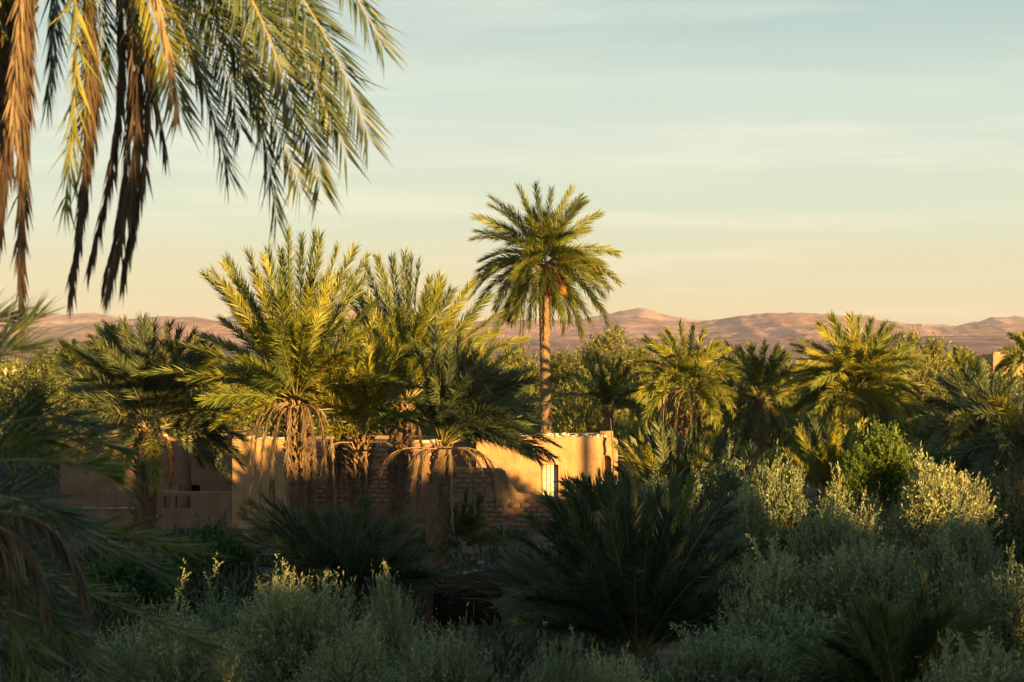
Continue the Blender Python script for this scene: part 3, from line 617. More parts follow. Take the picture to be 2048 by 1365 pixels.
def palm(label, crown, Y, foot=None, tips=(), fill=20, Lm=4.0, el=(-35, 75), mat='palm', group='date palms in the oasis', dry=(), fdry=0, tr=(.24, .2),
         boots=(9, .2, .7), LL=.46, W=.036, nl=42, k=.45, trunk=True, boot_t0=0.0, tintc=.5, name='date_palm', dmat='dry', a0=58, az=(0, 360), vee=.45, lit_share=0.0, drk=.0, drylen=(1.5, 2.8), gz=None, thick=1.0, tmat='trunk', seed=None):
    global rng
    old = rng
    if seed is not None: rng = np.random.default_rng(seed)
    C = at(crown[0], crown[1], Y)
    fz = float(ground_z(0, Y)) - .1 if gz is None else gz
    Fp = np.array([xat(foot[0], Y) if foot else C[0], Y, fz])
    base = thing(name, label, 'palm tree' if trunk else 'young palm', Fp + np.array([0, 0, .1]), group)
    if trunk:
        mid = (Fp + C) / 2 + np.array([(Fp[0] - C[0]) * .15, 0, 0]) if foot is None or len(foot) < 4 else None
        P = [Fp, mid, C] if mid is not None else [Fp, at(foot[2], foot[3], Y), C]
        g, pts, rad = trunk_geo(P, [tr[0] * 1.12, tr[0], tr[1]]); g.build('trunk', [M[tmat]], base, smooth=False)
        if boots: tag(boots_geo(pts, rad, boots[0], boots[1], boots[2], t0=boot_t0).build('leaf_base', [M['boot']], base), kind='stuff')
    else:
        pass
    jobs = []
    for tp in tips:
        P1 = at(tp[0], tp[1], Y); d2 = np.linalg.norm(P1 - C); m = tp[3] if len(tp) > 3 else mat
        if len(tp) > 2 and tp[2] is not None: dy = tp[2]
        else:
            q = math.sqrt(max(0, (Lm * .97) ** 2 - d2 * d2)); dy = q * rng.choice([-1, 1]) * rng.uniform(.3, .85)
            dy = min(max(dy, -2.4), 2.4)
        P1 = at(tp[0], tp[1], Y + dy) ; jobs.append((P1, m, None))
    for i in range(fill):
        a = math.radians(az[0] + (az[1] - az[0]) * ((i * .618 + .13 * rng.random()) % 1.0)); e = math.radians(rng.uniform(*el)); L = Lm * rng.uniform(.78, 1.02)
        jobs.append((C + L * np.array([math.cos(a) * math.cos(e), math.sin(a) * math.cos(e), math.sin(e)]), 'palm_sunlit' if rng.random() < lit_share else mat, None))  # some fill fronds take the sunlit leaf colour
    for P1, m, _ in jobs:
        ch = P1 - C; Lc = np.linalg.norm(ch); e = ch[2] / Lc; hd = nrm(np.array([ch[0], ch[1], 0]) + 1e-4)
        P0 = C + hd * (.16 * (1 - abs(e) * .5)) + UP * (e * .25 + .05)
        kk = k * rng.uniform(.75, 1.3)
        frond_obj(base, ctrl(P0, P1, kk), 'frond', m, 'rachis', nl=nl, LL=LL * rng.uniform(.9, 1.1), W=W, a0=a0, roll=rng.normal(0, .9), tintc=np.clip(tintc + rng.normal(0, .13), 0, 1), rad=.02 * max(Lc / 4, .5), vee=vee, thick=thick)
    for tp in list(dry):
        P1 = at(tp[0], tp[1], Y + (tp[2] if len(tp) > 2 and tp[2] is not None else rng.uniform(-1.2, .6)))
        ch = P1 - C; hd = nrm(np.array([ch[0], ch[1], 0]) + 1e-4); P0 = C + hd * .2 - UP * .1; Lc = np.linalg.norm(ch)
        reach = np.linalg.norm(ch[:2])
        ct = [P0, P0 + hd * reach * .75 + UP * (.1 * Lc), np.array([P1[0] - hd[0] * .1, P1[1] - hd[1] * .1, (P1[2] + P0[2]) / 2 + .3 * Lc * .5]), P1]
        frond_obj(base, ct, 'dry_frond', tp[3] if len(tp) > 3 else dmat, 'rachis_dry', nl=int(nl * 1.1), LL=LL * .85, W=W * .7, dead=True, a0=40, droop=.1, rad=.018, tintc=rng.uniform(.35, .75), thick=thick)
    for i in range(fdry):
        a = math.radians(rng.uniform(az[0], az[1])); L = rng.uniform(*drylen); r_ = rng.uniform(.35, 1.1)
        hd = np.array([math.cos(a), math.sin(a), 0]); P0 = C + hd * .2 - UP * .15
        ct = [P0, P0 + hd * r_ + UP * rng.uniform(-.3, .35), P0 + hd * r_ * 1.15 - UP * L * .5, P0 + hd * r_ * rng.uniform(.8, 1.2) - UP * L]
        frond_obj(base, ct, 'dry_frond', dmat, 'rachis_dry', nl=int(nl * .9), LL=LL * .65, W=W * .9, dead=True, a0=35, droop=.1, rad=.018, tintc=rng.uniform(.3, .7), thick=thick)
    rng = old
    return base, C

# tall slim palm behind the sunlit house
tall, TC = palm('tall slender date palm towering alone behind the sunlit house', (1086, 530), 92, (1093, 870, 1091, 760), seed=11,
    tips=[(983, 397), (952, 434), (948, 479), (1038, 378), (1071, 374), (1104, 384), (1143, 380), (1161, 398), (1171, 408), (1198, 428), (1234, 506), (1236, 564), (1216, 576), (1213, 645), (1162, 672), (1126, 660), (1176, 640), (984, 414), (942, 572), (942, 596), (950, 622), (962, 540, None, 'palm_sunlit'), (985, 682), (1060, 648), (1034, 632), (1085, 626), (1101, 640), (1010, 640), (1140, 600), (1190, 610), (1005, 560), (1020, 420), (1120, 420), (1000, 600), (1075, 600, -2), (1110, 600, -2), (1040, 560, -2, 'palm_sunlit'), (1150, 560, -2), (1090, 430, -1.6), (1055, 440, -1.8), (1130, 450, -1.5), (1045, 520, -2.4), (1140, 510, -2.6)],
    fill=38, Lm=3.4, el=(-65, 65), dry=[(1046, 694, -.8), (1040, 680, -.6), (1118, 655, -.5), (1102, 672, -.7, 'dry')], fdry=5, tr=(.235, .215), boots=None, LL=.56, W=.036, nl=48, a0=50, k=.50, drylen=(1.6, 2.6), tintc=.48, tmat='tall_trunk')
g = Geo(); tp_ = np.array([[xat(1093, 92), 92, .7], [xat(1091, 92), 92, zat(760, 92)], list(TC)])
_, tpts, trad = trunk_geo(tp_, [.265, .235, .225], n=130)
tag(boots_geo(tpts, trad * .96, 13, .10, .35, .10).build('leaf_scar', [M['scar']], tall), kind='stuff')
# orange date stalks under the crown
for (px, py, dy) in ((1112, 560, -.6), (1122, 575, -.8), (1104, 570, -.8), (1128, 560, -.3), (1092, 585, -1)):
    g = Geo(); p = at(px, py, 92 + dy); n = 60; c_ = TC + np.array([0, 0, .15])
    g.tube(bez([c_, (c_ + p) / 2 + np.array([.15, -.1, .5]), p + UP * .25], np.linspace(0, 1, 7)), .02, 4)
    P = np.repeat((p + UP * .25)[None], n, 0) + rng.normal(0, .03, (n, 3)); D = nrm(np.stack([rng.normal(0, .35, n), rng.normal(0, .35, n), -np.ones(n)], -1))
    g.kites(P, D, nrm(np.cross(D, rng.normal(0, 1, (n, 3)))), rng.uniform(.4, .75, n), .03, 0, rng.random(n), mid=.7); g.build('date_cluster', [M['dates']], tall)

# dark palm at left
palm('broad dark palm with shaggy trunk standing before the shaded walls at left', (296, 858), 66, (286, 1060, 292, 960), seed=12,
    tips=[(285, 645), (305, 652), (248, 648), (340, 655), (360, 665), (210, 668), (168, 700), (185, 725), (125, 738), (110, 800), (95, 860), (120, 890), (160, 905), (210, 925), (235, 950), (420, 700), (435, 745), (450, 790), (470, 830), (485, 880), (480, 930), (455, 960), (440, 900), (400, 930), (310, 970, -2.5, 'palm'), (275, 700, -1.5), (325, 720, -1.6), (150, 780), (240, 740, -2.5), (380, 740, -2.5), (430, 820, -2.5), (170, 840, -2.5)],
    fill=22, Lm=3.9, el=(-20, 75), mat='palm_shaded', tr=(.36, .30), boots=(10, .34, 1.0), fdry=6, drylen=(1, 1.8), dmat='dry_shaded', LL=.56, nl=52, k=.42, a0=52, tintc=.6)
# main clump, left palm
palm('largest palm of the central clump, wide golden fronds above a skirt of hanging dead leaves', (592, 806), 62, (612, 1070, 596, 930), seed=13,
    tips=[(426, 546), (449, 533), (452, 575, -1.5, 'palm_sunlit'), (496, 509), (535, 506), (530, 517), (575, 468), (562, 505), (604, 478), (630, 472), (640, 474), (676, 499), (708, 499), (734, 518), (757, 602), (402, 672), (444, 642), (470, 630, -1, 'palm_sunlit'), (440, 690), (398, 760), (410, 800), (437, 850, -2, 'palm_sunlit'), (430, 740), (560, 600, -2.6), (620, 580, -2.6), (505, 660, -2.6, 'palm_sunlit'), (680, 640, -2.6), (520, 760, -3), (650, 700, -3), (590, 640, -3), (480, 720, -2.4), (690, 720, -2.4, 'palm_sunlit'), (740, 660, -1.5), (660, 560, -1), (515, 560, -1.2), (730, 560, .5)],
    fill=24, Lm=4.9, el=(-12, 75), dry=[(502, 1020, -1), (540, 1000, -.8), (520, 990, -1.2), (575, 1060, -1), (612, 1030, -1.4), (655, 1000, -1.3, 'dry_shaded'), (670, 1010, -.6), (545, 1045, -.8, 'dry_shaded'), (500, 930, -.2), (632, 1045, -1.2)], fdry=1, tr=(.36, .32), boots=(10, .26, .8), LL=.5, nl=56, k=.22, a0=50, lit_share=.08, tintc=.5, drylen=(2, 3.4))
palm('golden shaggy short trunked palm in the middle of the central clump', (722, 880), 62.5, (722, 1060, 718, 970), seed=14,
    tips=[(745, 640), (700, 660), (770, 670), (680, 700), (800, 700, -1), (820, 760), (830, 830, -1.5), (640, 780, -1.5), (660, 740, -2), (740, 700, -2), (770, 760, -2.2, 'palm_sunlit'), (700, 760, -2.2, 'palm_sunlit'), (655, 870, -1.5, 'palm_sunlit')],
    fill=10, Lm=3.3, el=(10, 75), dry=[(826, 935, -.6), (790, 915, -1), (640, 960, -.9)], fdry=2, tr=(.30, .28), boots=(11, .34, 1.0), LL=.44, k=.3, a0=52, lit_share=.6, tintc=.75, drylen=(1, 2))
palm('palm at the back of the central clump with upright fronds and a dark trunk', (812, 812), 67, (796, 1060, 800, 940), seed=15,
    tips=[(731, 531), (756, 517), (784, 519), (810, 513), (824, 522), (838, 527), (880, 554), (886, 571), (900, 586), (938, 574), (1000, 630, -.5, 'palm_sunlit'), (955, 690), (720, 590), (700, 640), (850, 600, -2), (800, 620, -2.4), (760, 640, -2.4, 'palm_sunlit'), (870, 680, -2.5, 'palm_sunlit'), (900, 650, -2, 'palm_sunlit'), (940, 720, -2), (740, 720, -2.4), (820, 690, -3), (700, 560, 1), (770, 560, -1), (860, 560, .5), (915, 620, 1.5), (985, 665, 1)],
    fill=22, Lm=4.8, el=(-5, 75), fdry=4, tr=(.33, .3), boots=(9, .24, .8), LL=.5, nl=54, k=.25, a0=50, lit_share=.12, tintc=.48, dmat='dry_shaded')
palm('low spreading palm with leaning scaly trunk in front of the shaded brick wall', (884, 892), 59.5, (862, 1262, 872, 1080), seed=16,
    tips=[(868, 660), (920, 680), (940, 690), (985, 700), (1030, 700), (1060, 740), (1070, 760), (1080, 800), (1090, 850), (1110, 890), (1105, 915), (1060, 905), (830, 690), (810, 800, -2), (870, 760, -2.4), (930, 760, -2.6), (980, 780, -2.2), (1010, 830, -2), (1020, 880, -1.8), (900, 820, -3), (1040, 780, 1.2), (960, 860, -2.8), (905, 700, 1.5), (1000, 740, 1.5)],
    fill=30, Lm=3.3, az=(-105, 100), el=(-10, 70), mat='palm_shaded', dry=[(755, 985, -.6), (832, 1040, -1.2), (1008, 1055, -1), (990, 1010, -.6), (975, 1035, -1.2), (950, 1020, -1.4), (820, 960, -1.4), (905, 1050, -1.5)], fdry=2, tr=(.33, .30), boots=(10, .17, .6), LL=.44, nl=48, k=.6, tintc=.5, dmat='dry', drylen=(1.2, 2.4))
palm('slim shaded palm trunk with small crown between the clump and the brick wall', (690, 850), 70, (655, 1050, 668, 950), seed=17, tips=[(600, 700), (640, 650), (720, 640), (760, 700)], fill=14, Lm=3.4, el=(-10, 70), fdry=4, tr=(.22, .2), boots=(8, .2, .7), tintc=.5, dmat='dry_shaded', lit_share=.3)

# palms right of the tall trunk
GR = 'date palms in the oasis'
palm('small palm with few golden fronds just right of the tall trunk', (1217, 828), 98, None, seed=21, tips=[(1195, 712), (1225, 722), (1170, 730), (1150, 750), (1255, 740), (1128, 790), (1285, 770), (1130, 830), (1200, 760, -2), (1230, 770, -2), (1175, 790, -2), (1265, 810, -2)],
    fill=16, Lm=2.9, el=(-25, 70), tr=(.2, .2), boots=(7, .2, .6), LL=.42, W=.045, nl=36, fdry=3, tintc=.45, k=.6)
palm('rounded palm with bright arching fronds and a brown skirt, right of the roof corner', (1375, 775), 86, (1368, 900, 1370, 840), seed=22,
    tips=[(1360, 650), (1388, 655), (1410, 660), (1335, 665), (1322, 672), (1430, 690), (1300, 700), (1455, 700), (1275, 745), (1470, 755), (1465, 790), (1480, 735), (1285, 800), (1290, 840), (1340, 870), (1325, 850), (1440, 850), (1430, 820), (1420, 880), (1350, 720, -2, 'palm_sunlit'), (1390, 710, -2), (1320, 760, -2, 'palm_sunlit'), (1430, 770, -2.2), (1375, 820, -2), (1400, 740, -2)],
    fill=24, Lm=2.9, el=(-45, 70), tr=(.25, .22), boots=(8, .2, .7), fdry=12, drylen=(1.6, 2.6), dmat='dry_shaded', LL=.42, W=.042, nl=38, k=.65, a0=52, lit_share=.3, tintc=.68)
palm('shaded palm crouching between the two bright palms at right', (1520, 800), 92, None, seed=23,
    tips=[(1500, 690), (1530, 688), (1555, 695), (1480, 700), (1575, 712), (1465, 730), (1445, 770), (1440, 810), (1580, 750), (1590, 800), (1450, 860), (1560, 870), (1600, 840)], fill=24, Lm=3.0, el=(-45, 65), mat='palm', tr=(.24, .2), boots=(7, .2, .6), LL=.45, W=.045, nl=36, tintc=.38, fdry=4, dmat='dry_shaded', k=.6)
palm('widest palm on the right with a dome of glowing arching fronds', (1716, 785), 84, (1712, 930, 1714, 860), seed=24,
    tips=[(1664, 637), (1700, 636), (1720, 640), (1742, 645), (1770, 648), (1640, 652), (1642, 660, -1.5, 'palm_sunlit'), (1608, 685), (1600, 720), (1800, 670), (1822, 690), (1845, 715), (1840, 735, -1), (1862, 790, -1, 'palm_sunlit'), (1855, 830), (1870, 860), (1850, 880), (1580, 750), (1565, 790), (1575, 830), (1600, 880), (1590, 820), (1650, 900), (1780, 900), (1820, 880), (1655, 715, -2.5, 'palm_sunlit'), (1710, 685, -2.4, 'palm_sunlit'), (1690, 740, -3, 'palm_sunlit'), (1760, 700, -2.6), (1790, 740, -2.6), (1800, 790, -2.8, 'palm_sunlit'), (1630, 770, -2.6), (1640, 820, -2.8), (1700, 850, -3), (1750, 860, -2.6), (1680, 700, -1.5), (1730, 700, -1.2)],
    fill=36, Lm=3.5, el=(-45, 70), tr=(.32, .3), boots=(9, .24, .8), LL=.48, nl=48, k=.65, a0=52, lit_share=.3, tintc=.62, fdry=10, dmat='dry_shaded', W=.04)
palm('dark blue-green palm at the right edge in the shade', (1965, 880), 78, None, seed=25,
    tips=[(1905, 745), (1930, 740), (1965, 742), (2000, 750), (2030, 760), (1880, 760), (1862, 800), (1850, 850), (1850, 880), (2045, 800), (2060, 850), (1870, 920), (1900, 960), (2050, 920), (1940, 790, -2.4), (1990, 800, -2.4), (1900, 840, -2.4)], fill=30, Lm=3.2, el=(-35, 70), mat='palm_shaded', tr=(.28, .25), boots=(8, .24, .8), LL=.48, nl=44, k=.6, fdry=4, dmat='dry_shaded')
palm('palm half cut by the right edge in front of the tower', (2055, 722), 105, None, seed=26, tips=[(2020, 672), (2035, 668), (2004, 700), (2000, 730), (2012, 740), (2060, 665), (2025, 755)], fill=20, Lm=1.9, el=(-40, 70), tr=(.2, .18), boots=(6, .2, .6), LL=.36, W=.05, nl=30, fdry=3, k=.6)
palm('small dark palm spreading in the shade at the lower right of the far grove', (2040, 900), 56, None, seed=27, tips=[(1990, 800, -1.5, 'palm_sunlit'), (1960, 830), (1945, 900), (1950, 950), (2040, 800), (2000, 960)], fill=22, Lm=2.4, el=(-40, 60), mat='palm_shaded', tr=(.2, .2), boots=(7, .2, .6), LL=.42, nl=38, k=.7)
palm('small round palm far off beyond the grove, left of the tower', (1922, 745), 165, None, seed=28, tips=[], fill=30, Lm=2.1, el=(-20, 80), tr=(.2, .2), boots=None, LL=.45, W=.09, nl=20, tintc=.6, k=.5)
palm('pair palm of the far small palms, nearer the tower and lower', (1950, 760), 160, None, seed=29, tips=[], fill=26, Lm=1.7, el=(-20, 80), tr=(.2, .2), boots=None, LL=.45, W=.09, nl=20, tintc=.5, k=.5)
palm('lit palm head peeping over the far trees left of the dark palm', (228, 715), 120, None, seed=30, tips=[(190, 690), (215, 665), (240, 662), (262, 672)], fill=18, Lm=2.2, el=(-20, 75), tr=(.22, .2), boots=None, LL=.45, W=.06, nl=26, tintc=.7, lit_share=.5)
palm('yellow lit palm leaning over the far grove between dark palm and clump', (372, 772), 84, None, seed=31, tips=[(408, 680, .5, 'palm_sunlit'), (432, 700, .2, 'palm_sunlit'), (440, 720, 0, 'palm_sunlit'), (425, 755, .3, 'palm_sunlit'), (390, 672), (350, 690), (455, 790)], fill=14, Lm=2.2, el=(-20, 70), tr=(.22, .2), boots=None, LL=.42, W=.05, nl=34, tintc=.7, lit_share=.4)
palm('small lit palm in the far grove near the left edge', (150, 735), 130, None, seed=32, tips=[], fill=24, Lm=2.0, el=(-10, 75), tr=(.2, .2), boots=None, LL=.45, W=.08, nl=22, tintc=.75, lit_share=.4)

# young palms without trunks
YG = 'young palms sprouting from the ground'
palm('young palm with golden-tipped upright fronds just right of the house annex', (1345, 1040), 60, None, seed=41, trunk=False, group=YG, gz=.2,
    tips=[(1232, 895, None, 'palm_sunlit'), (1255, 890, None, 'palm_sunlit'), (1290, 900, None, 'palm_sunlit'), (1235, 940), (1300, 870), (1335, 880), (1345, 868), (1358, 880), (1385, 860), (1410, 875), (1440, 862, None, 'palm_sunlit'), (1460, 870), (1470, 900, None, 'palm_sunlit'), (1480, 950), (1400, 900, -1), (1360, 930, -1), (1315, 930, -1), (1430, 930, -1), (1240, 930, -1, 'palm_sunlit')], fill=6, Lm=3.0, el=(30, 80), LL=.38, nl=48, k=.2, a0=42, tintc=.5, mat='palm_shaded')
palm('young palm with yellow sunlit tips in front of the widest palm', (1655, 1010), 57, None, seed=42, trunk=False, group=YG, gz=.4,
    tips=[(1570, 905, None, 'palm_sunlit'), (1575, 868, None, 'palm_sunlit'), (1600, 862, None, 'palm_sunlit'), (1628, 850), (1650, 862), (1668, 850, -.5, 'palm_sunlit'), (1673, 870, -1, 'palm_sunlit'), (1700, 870), (1725, 848, 0, 'palm'), (1640, 900, -1.2, 'palm_sunlit'), (1690, 890), (1710, 900), (1620, 900)], fill=5, Lm=2.6, el=(40, 80), mat='palm_shaded', LL=.36, nl=44, k=.18, a0=44)
palm('young palm bending golden fronds to the right above the olive bushes', (1480, 1010), 62, None, seed=43, trunk=False, group=YG, gz=.2,
    tips=[(1605, 915, None, 'palm_sunlit'), (1590, 935, None, 'palm_sunlit'), (1575, 905, None, 'palm_sunlit'), (1560, 955, None, 'palm'), (1540, 910, None, 'palm_sunlit'), (1500, 900), (1520, 940)], fill=4, Lm=2.2, el=(30, 80), mat='palm_shaded', LL=.42, nl=44, k=.55)
palm('large dark trunkless palm clump below the sunlit house', (1275, 1330), 46, None, seed=44, trunk=False, group=YG, gz=.0,
    tips=[(1020, 1120), (1040, 1080), (1065, 1040), (1100, 1000), (1120, 1010), (1060, 1200), (1010, 1165), (1000, 1210), (1030, 1250), (1160, 1010), (1130, 990, None, 'palm'), (1135, 970), (1195, 975), (1235, 980, -.5), (1250, 960), (1270, 985), (1300, 1000), (1320, 980), (1350, 960), (1385, 960, 0, 'palm'), (1420, 980), (1450, 1000), (1460, 1030), (1480, 1100), (1500, 1150), (1510, 1200), (1150, 1060, -1.5), (1220, 1050, -1.5), (1290, 1060, -1.5), (1360, 1070, -1.5), (1100, 1120, -1.5), (1420, 1130, -1.5), (1180, 1150, -2), (1330, 1150, -2), (1250, 1150, -2), (1080, 1180, -1.5), (1450, 1220, -1.5), (1090, 1260, -2)],
    fill=26, Lm=4.3, el=(15, 80), mat='palm_shaded', LL=.52, nl=60, k=.36, a0=46, tintc=.35, fdry=0)
palm('dark trunkless palm clump beneath the central palms', (700, 1230), 53, None, seed=45, trunk=False, group=YG, gz=.0,
    tips=[(490, 1030), (505, 1010), (530, 1000), (560, 1010), (480, 1070), (520, 1060), (600, 1040), (640, 1060), (660, 1030), (690, 1050), (720, 1035), (760, 1050), (800, 1060), (830, 1080), (860, 1100), (560, 1090, -1), (620, 1110, -1), (680, 1090, -1), (740, 1100, -1), (790, 1120, -1), (530, 1130), (860, 1160)],
    fill=24, Lm=3.1, el=(15, 80), mat='palm_shaded', LL=.50, nl=50, k=.4, tintc=.4)
palm('young sucker palm with bright green fronds at the foot of the leaning trunk', (915, 1110), 60, None, seed=46, trunk=False, group=YG, gz=.1,
    tips=[(955, 1022, None, 'palm'), (965, 1045, None, 'palm'), (935, 990), (985, 1080), (1010, 1090, None, 'palm'), (900, 1010), (960, 1000)], fill=5, Lm=1.7, el=(10, 80), mat='palm_shaded', LL=.40, nl=34, k=.5)
palm('dark palm clump at the foot of the house annex, fronds arching to the left', (1195, 1050), 66, None, seed=47, trunk=False, group=YG, gz=.4,
    tips=[(1130, 990, None, 'palm_shaded'), (1128, 965), (1145, 962), (1165, 955), (1200, 945, None, 'palm_sunlit'), (1215, 950), (1180, 960)], fill=6, Lm=1.7, el=(20, 80), mat='palm_shaded', LL=.38, nl=36, k=.6)
palm('brownish blurred palm clump at the bottom right corner', (1800, 1450), 27, None, seed=48, trunk=False, group=YG, gz=.0,
    tips=[(1640, 1330), (1660, 1290), (1690, 1260), (1730, 1240), (1760, 1245), (1790, 1230), (1700, 1350), (1850, 1250), (1880, 1240), (1900, 1230), (1930, 1240), (1960, 1250), (1820, 1290)], fill=14, Lm=1.9, el=(20, 80), mat='palm', LL=.36, nl=40, k=.3, a0=44, tintc=.02, W=.022)

# ------------------------------------------------------------------ foreground palms (out of focus)
YN = 18.0
def near(pxs, dys=(0, 0, 0, 0)): return [at(p[0], p[1], YN + d) for p, d in zip(pxs, dys)]
nb0 = at(55, -330, YN); nf = at(-330, 1000, YN); nf[2] = 0
np_ = thing('date_palm', 'near palm hanging out-of-focus fronds and dead leaves into the upper left corner', 'palm tree', nf, 'date palms in the oasis')
g, pts, rad = trunk_geo([nf, at(-150, 700, YN), at(-35, 250, YN), at(15, 0, YN), nb0], [.30, .28, .26, .25, .25], n=120); g.build('trunk', [M['trunk']], np_)
tag(boots_geo(pts, rad, 11, .16, .45, .13).build('leaf_base', [M['boot']], np_), kind='stuff')
kw = dict(nl=84, LL=.40, W=.023, rad=.016, seg=18, droop=.10, dens=1.35, bsd=.28)
NF = [  # green fronds: four control pixels
    ([(60, -330), (380, -420), (640, -180), (764, 92)], (0, .4, .6, .5), 'palm_shaded', .5), ([(60, -330), (360, -330), (640, -60), (738, 280)], (0, -.5, -.8, -.6), 'palm_shaded', .45),
    ([(60, -320), (330, -300), (600, -60), (690, 310)], (0, .6, .9, .8), 'palm_shaded', .6), ([(60, -320), (300, -260), (590, 0), (640, 372)], (0, -.3, -.4, -.3), 'palm', .25),
    ([(60, -310), (300, -250), (510, 0), (553, 445)], (0, -.6, -.9, -.7), 'palm', .2), ([(60, -310), (260, -240), (500, 60), (600, 372)], (0, .3, .8, .8), 'palm_shaded', .6),
    ([(60, -300), (240, -220), (390, 40), (456, 346)], (0, -.5, -.9, -.9), 'palm_shaded', .55), ([(60, -300), (200, -200), (330, -20), (360, 225)], (0, -.4, -.8, -.8), 'palm_sunlit', .5),
    ([(60, -300), (150, -200), (175, 60), (130, 405)], (0, -.5, -.8, -.9), 'palm', .75), ([(60, -300), (170, -220), (240, 10), (175, 250)], (0, .5, .8, .9), 'palm_shaded', .45),
    ([(60, -300), (260, -300), (450, -100), (520, 200)], (0, .8, 1.3, 1.2), 'palm_shaded', .5), ([(60, -300), (110, -200), (120, -20), (95, 200)], (0, .5, .8, .8), 'palm_shaded', .4),
    ([(60, -300), (300, -330), (560, -200), (650, 130)], (0, 1, 1.4, 1.3), 'palm_shaded', .55), ([(60, -300), (250, -260), (420, -60), (480, 260)], (0, 1.1, 1.5, 1.4), 'palm_shaded', .45),
    ([(60, -320), (330, -280), (560, -80), (660, 250)], (0, 0, 0, .1), 'palm_shaded', .55), ([(60, -300), (210, -240), (330, -80), (400, 150)], (0, .7, 1.0, 1), 'palm_shaded', .45),
    ([(60, -310), (320, -300), (500, -120), (590, 240)], (0, -1, -1.3, -1.2), 'palm_shaded', .45), ([(60, -300), (10, -250), (-40, -60), (-60, 160)], (0, -.4, -.6, -.6), 'palm_shaded', .45)]
for pp, dd, mt, tc_ in NF: frond_obj(np_, near(pp, dd), 'frond', mt, 'rachis', roll=rng.choice([-1, 1]) * rng.uniform(.85, 1.35), tintc=tc_, a0=58, a1=20, vee=.15, **kw)
ND = [([(60, -300), (210, -200), (190, 200), (140, 585)], (0, -.3, -.5, -.4)), ([(60, -300), (205, -200), (215, 180), (150, 520)], (0, -.2, -.4, -.3)),
      ([(60, -300), (300, -220), (320, 200), (215, 580)], (0, -.5, -.9, -.8)), ([(60, -300), (310, -240), (310, 200), (245, 550)], (0, -.4, -.7, -.6)), ([(60, -300), (290, -240), (270, 200), (180, 520)], (0, -.3, -.5, -.5)), ([(60, -300), (320, -230), (330, 150), (262, 470)], (0, -.6, -.8, -.7)), ([(60, -300), (290, -220), (300, 220), (208, 560)], (0, -.1, -.2, -.1)),
      ([(60, -300), (70, -100), (30, 250), (45, 665)], (0, -.6, -.8, -.7)), ([(60, -300), (80, -100), (45, 220), (42, 560)], (0, -.6, -.7, -.6)), ([(60, -300), (60, -100), (30, 150), (0, 465)], (0, -.7, -.8, -.7)), ([(60, -300), (60, -100), (40, 100), (-6, 430)], (0, -.7, -.8, -.7)), ([(60, -300), (300, -260), (270, -40), (330, 300)], (0, .3, .5, .5))]
for pp, dd in ND:
    frond_obj(np_, near(pp, dd), 'dry_frond', 'dry_near_shaded', 'rachis_near_shaded', dead=True, nl=120, LL=.36, W=.021, a0=26, a1=10, t0=.3, rad=.018, seg=18, droop=.15, tintc=rng.uniform(.3, .65), vee=.0)
frond_obj(np_, near([(60, -300), (230, -260), (330, -60), (352, 222)], (0, -.9, -1.2, -1.2)), 'dry_frond', 'dry', 'rachis_dry', dead=True, nl=70, LL=.34, W=.022, a0=30, rad=.015, seg=14, tintc=.8)
frond_obj(np_, near([(60, -300), (60, -60), (25, 60), (30, 260)], (0, -.8, -1., -1.)), 'dry_frond', 'dry', 'rachis_dry', dead=True, nl=70, LL=.34, W=.022, a0=30, rad=.015, seg=14, tintc=.7)

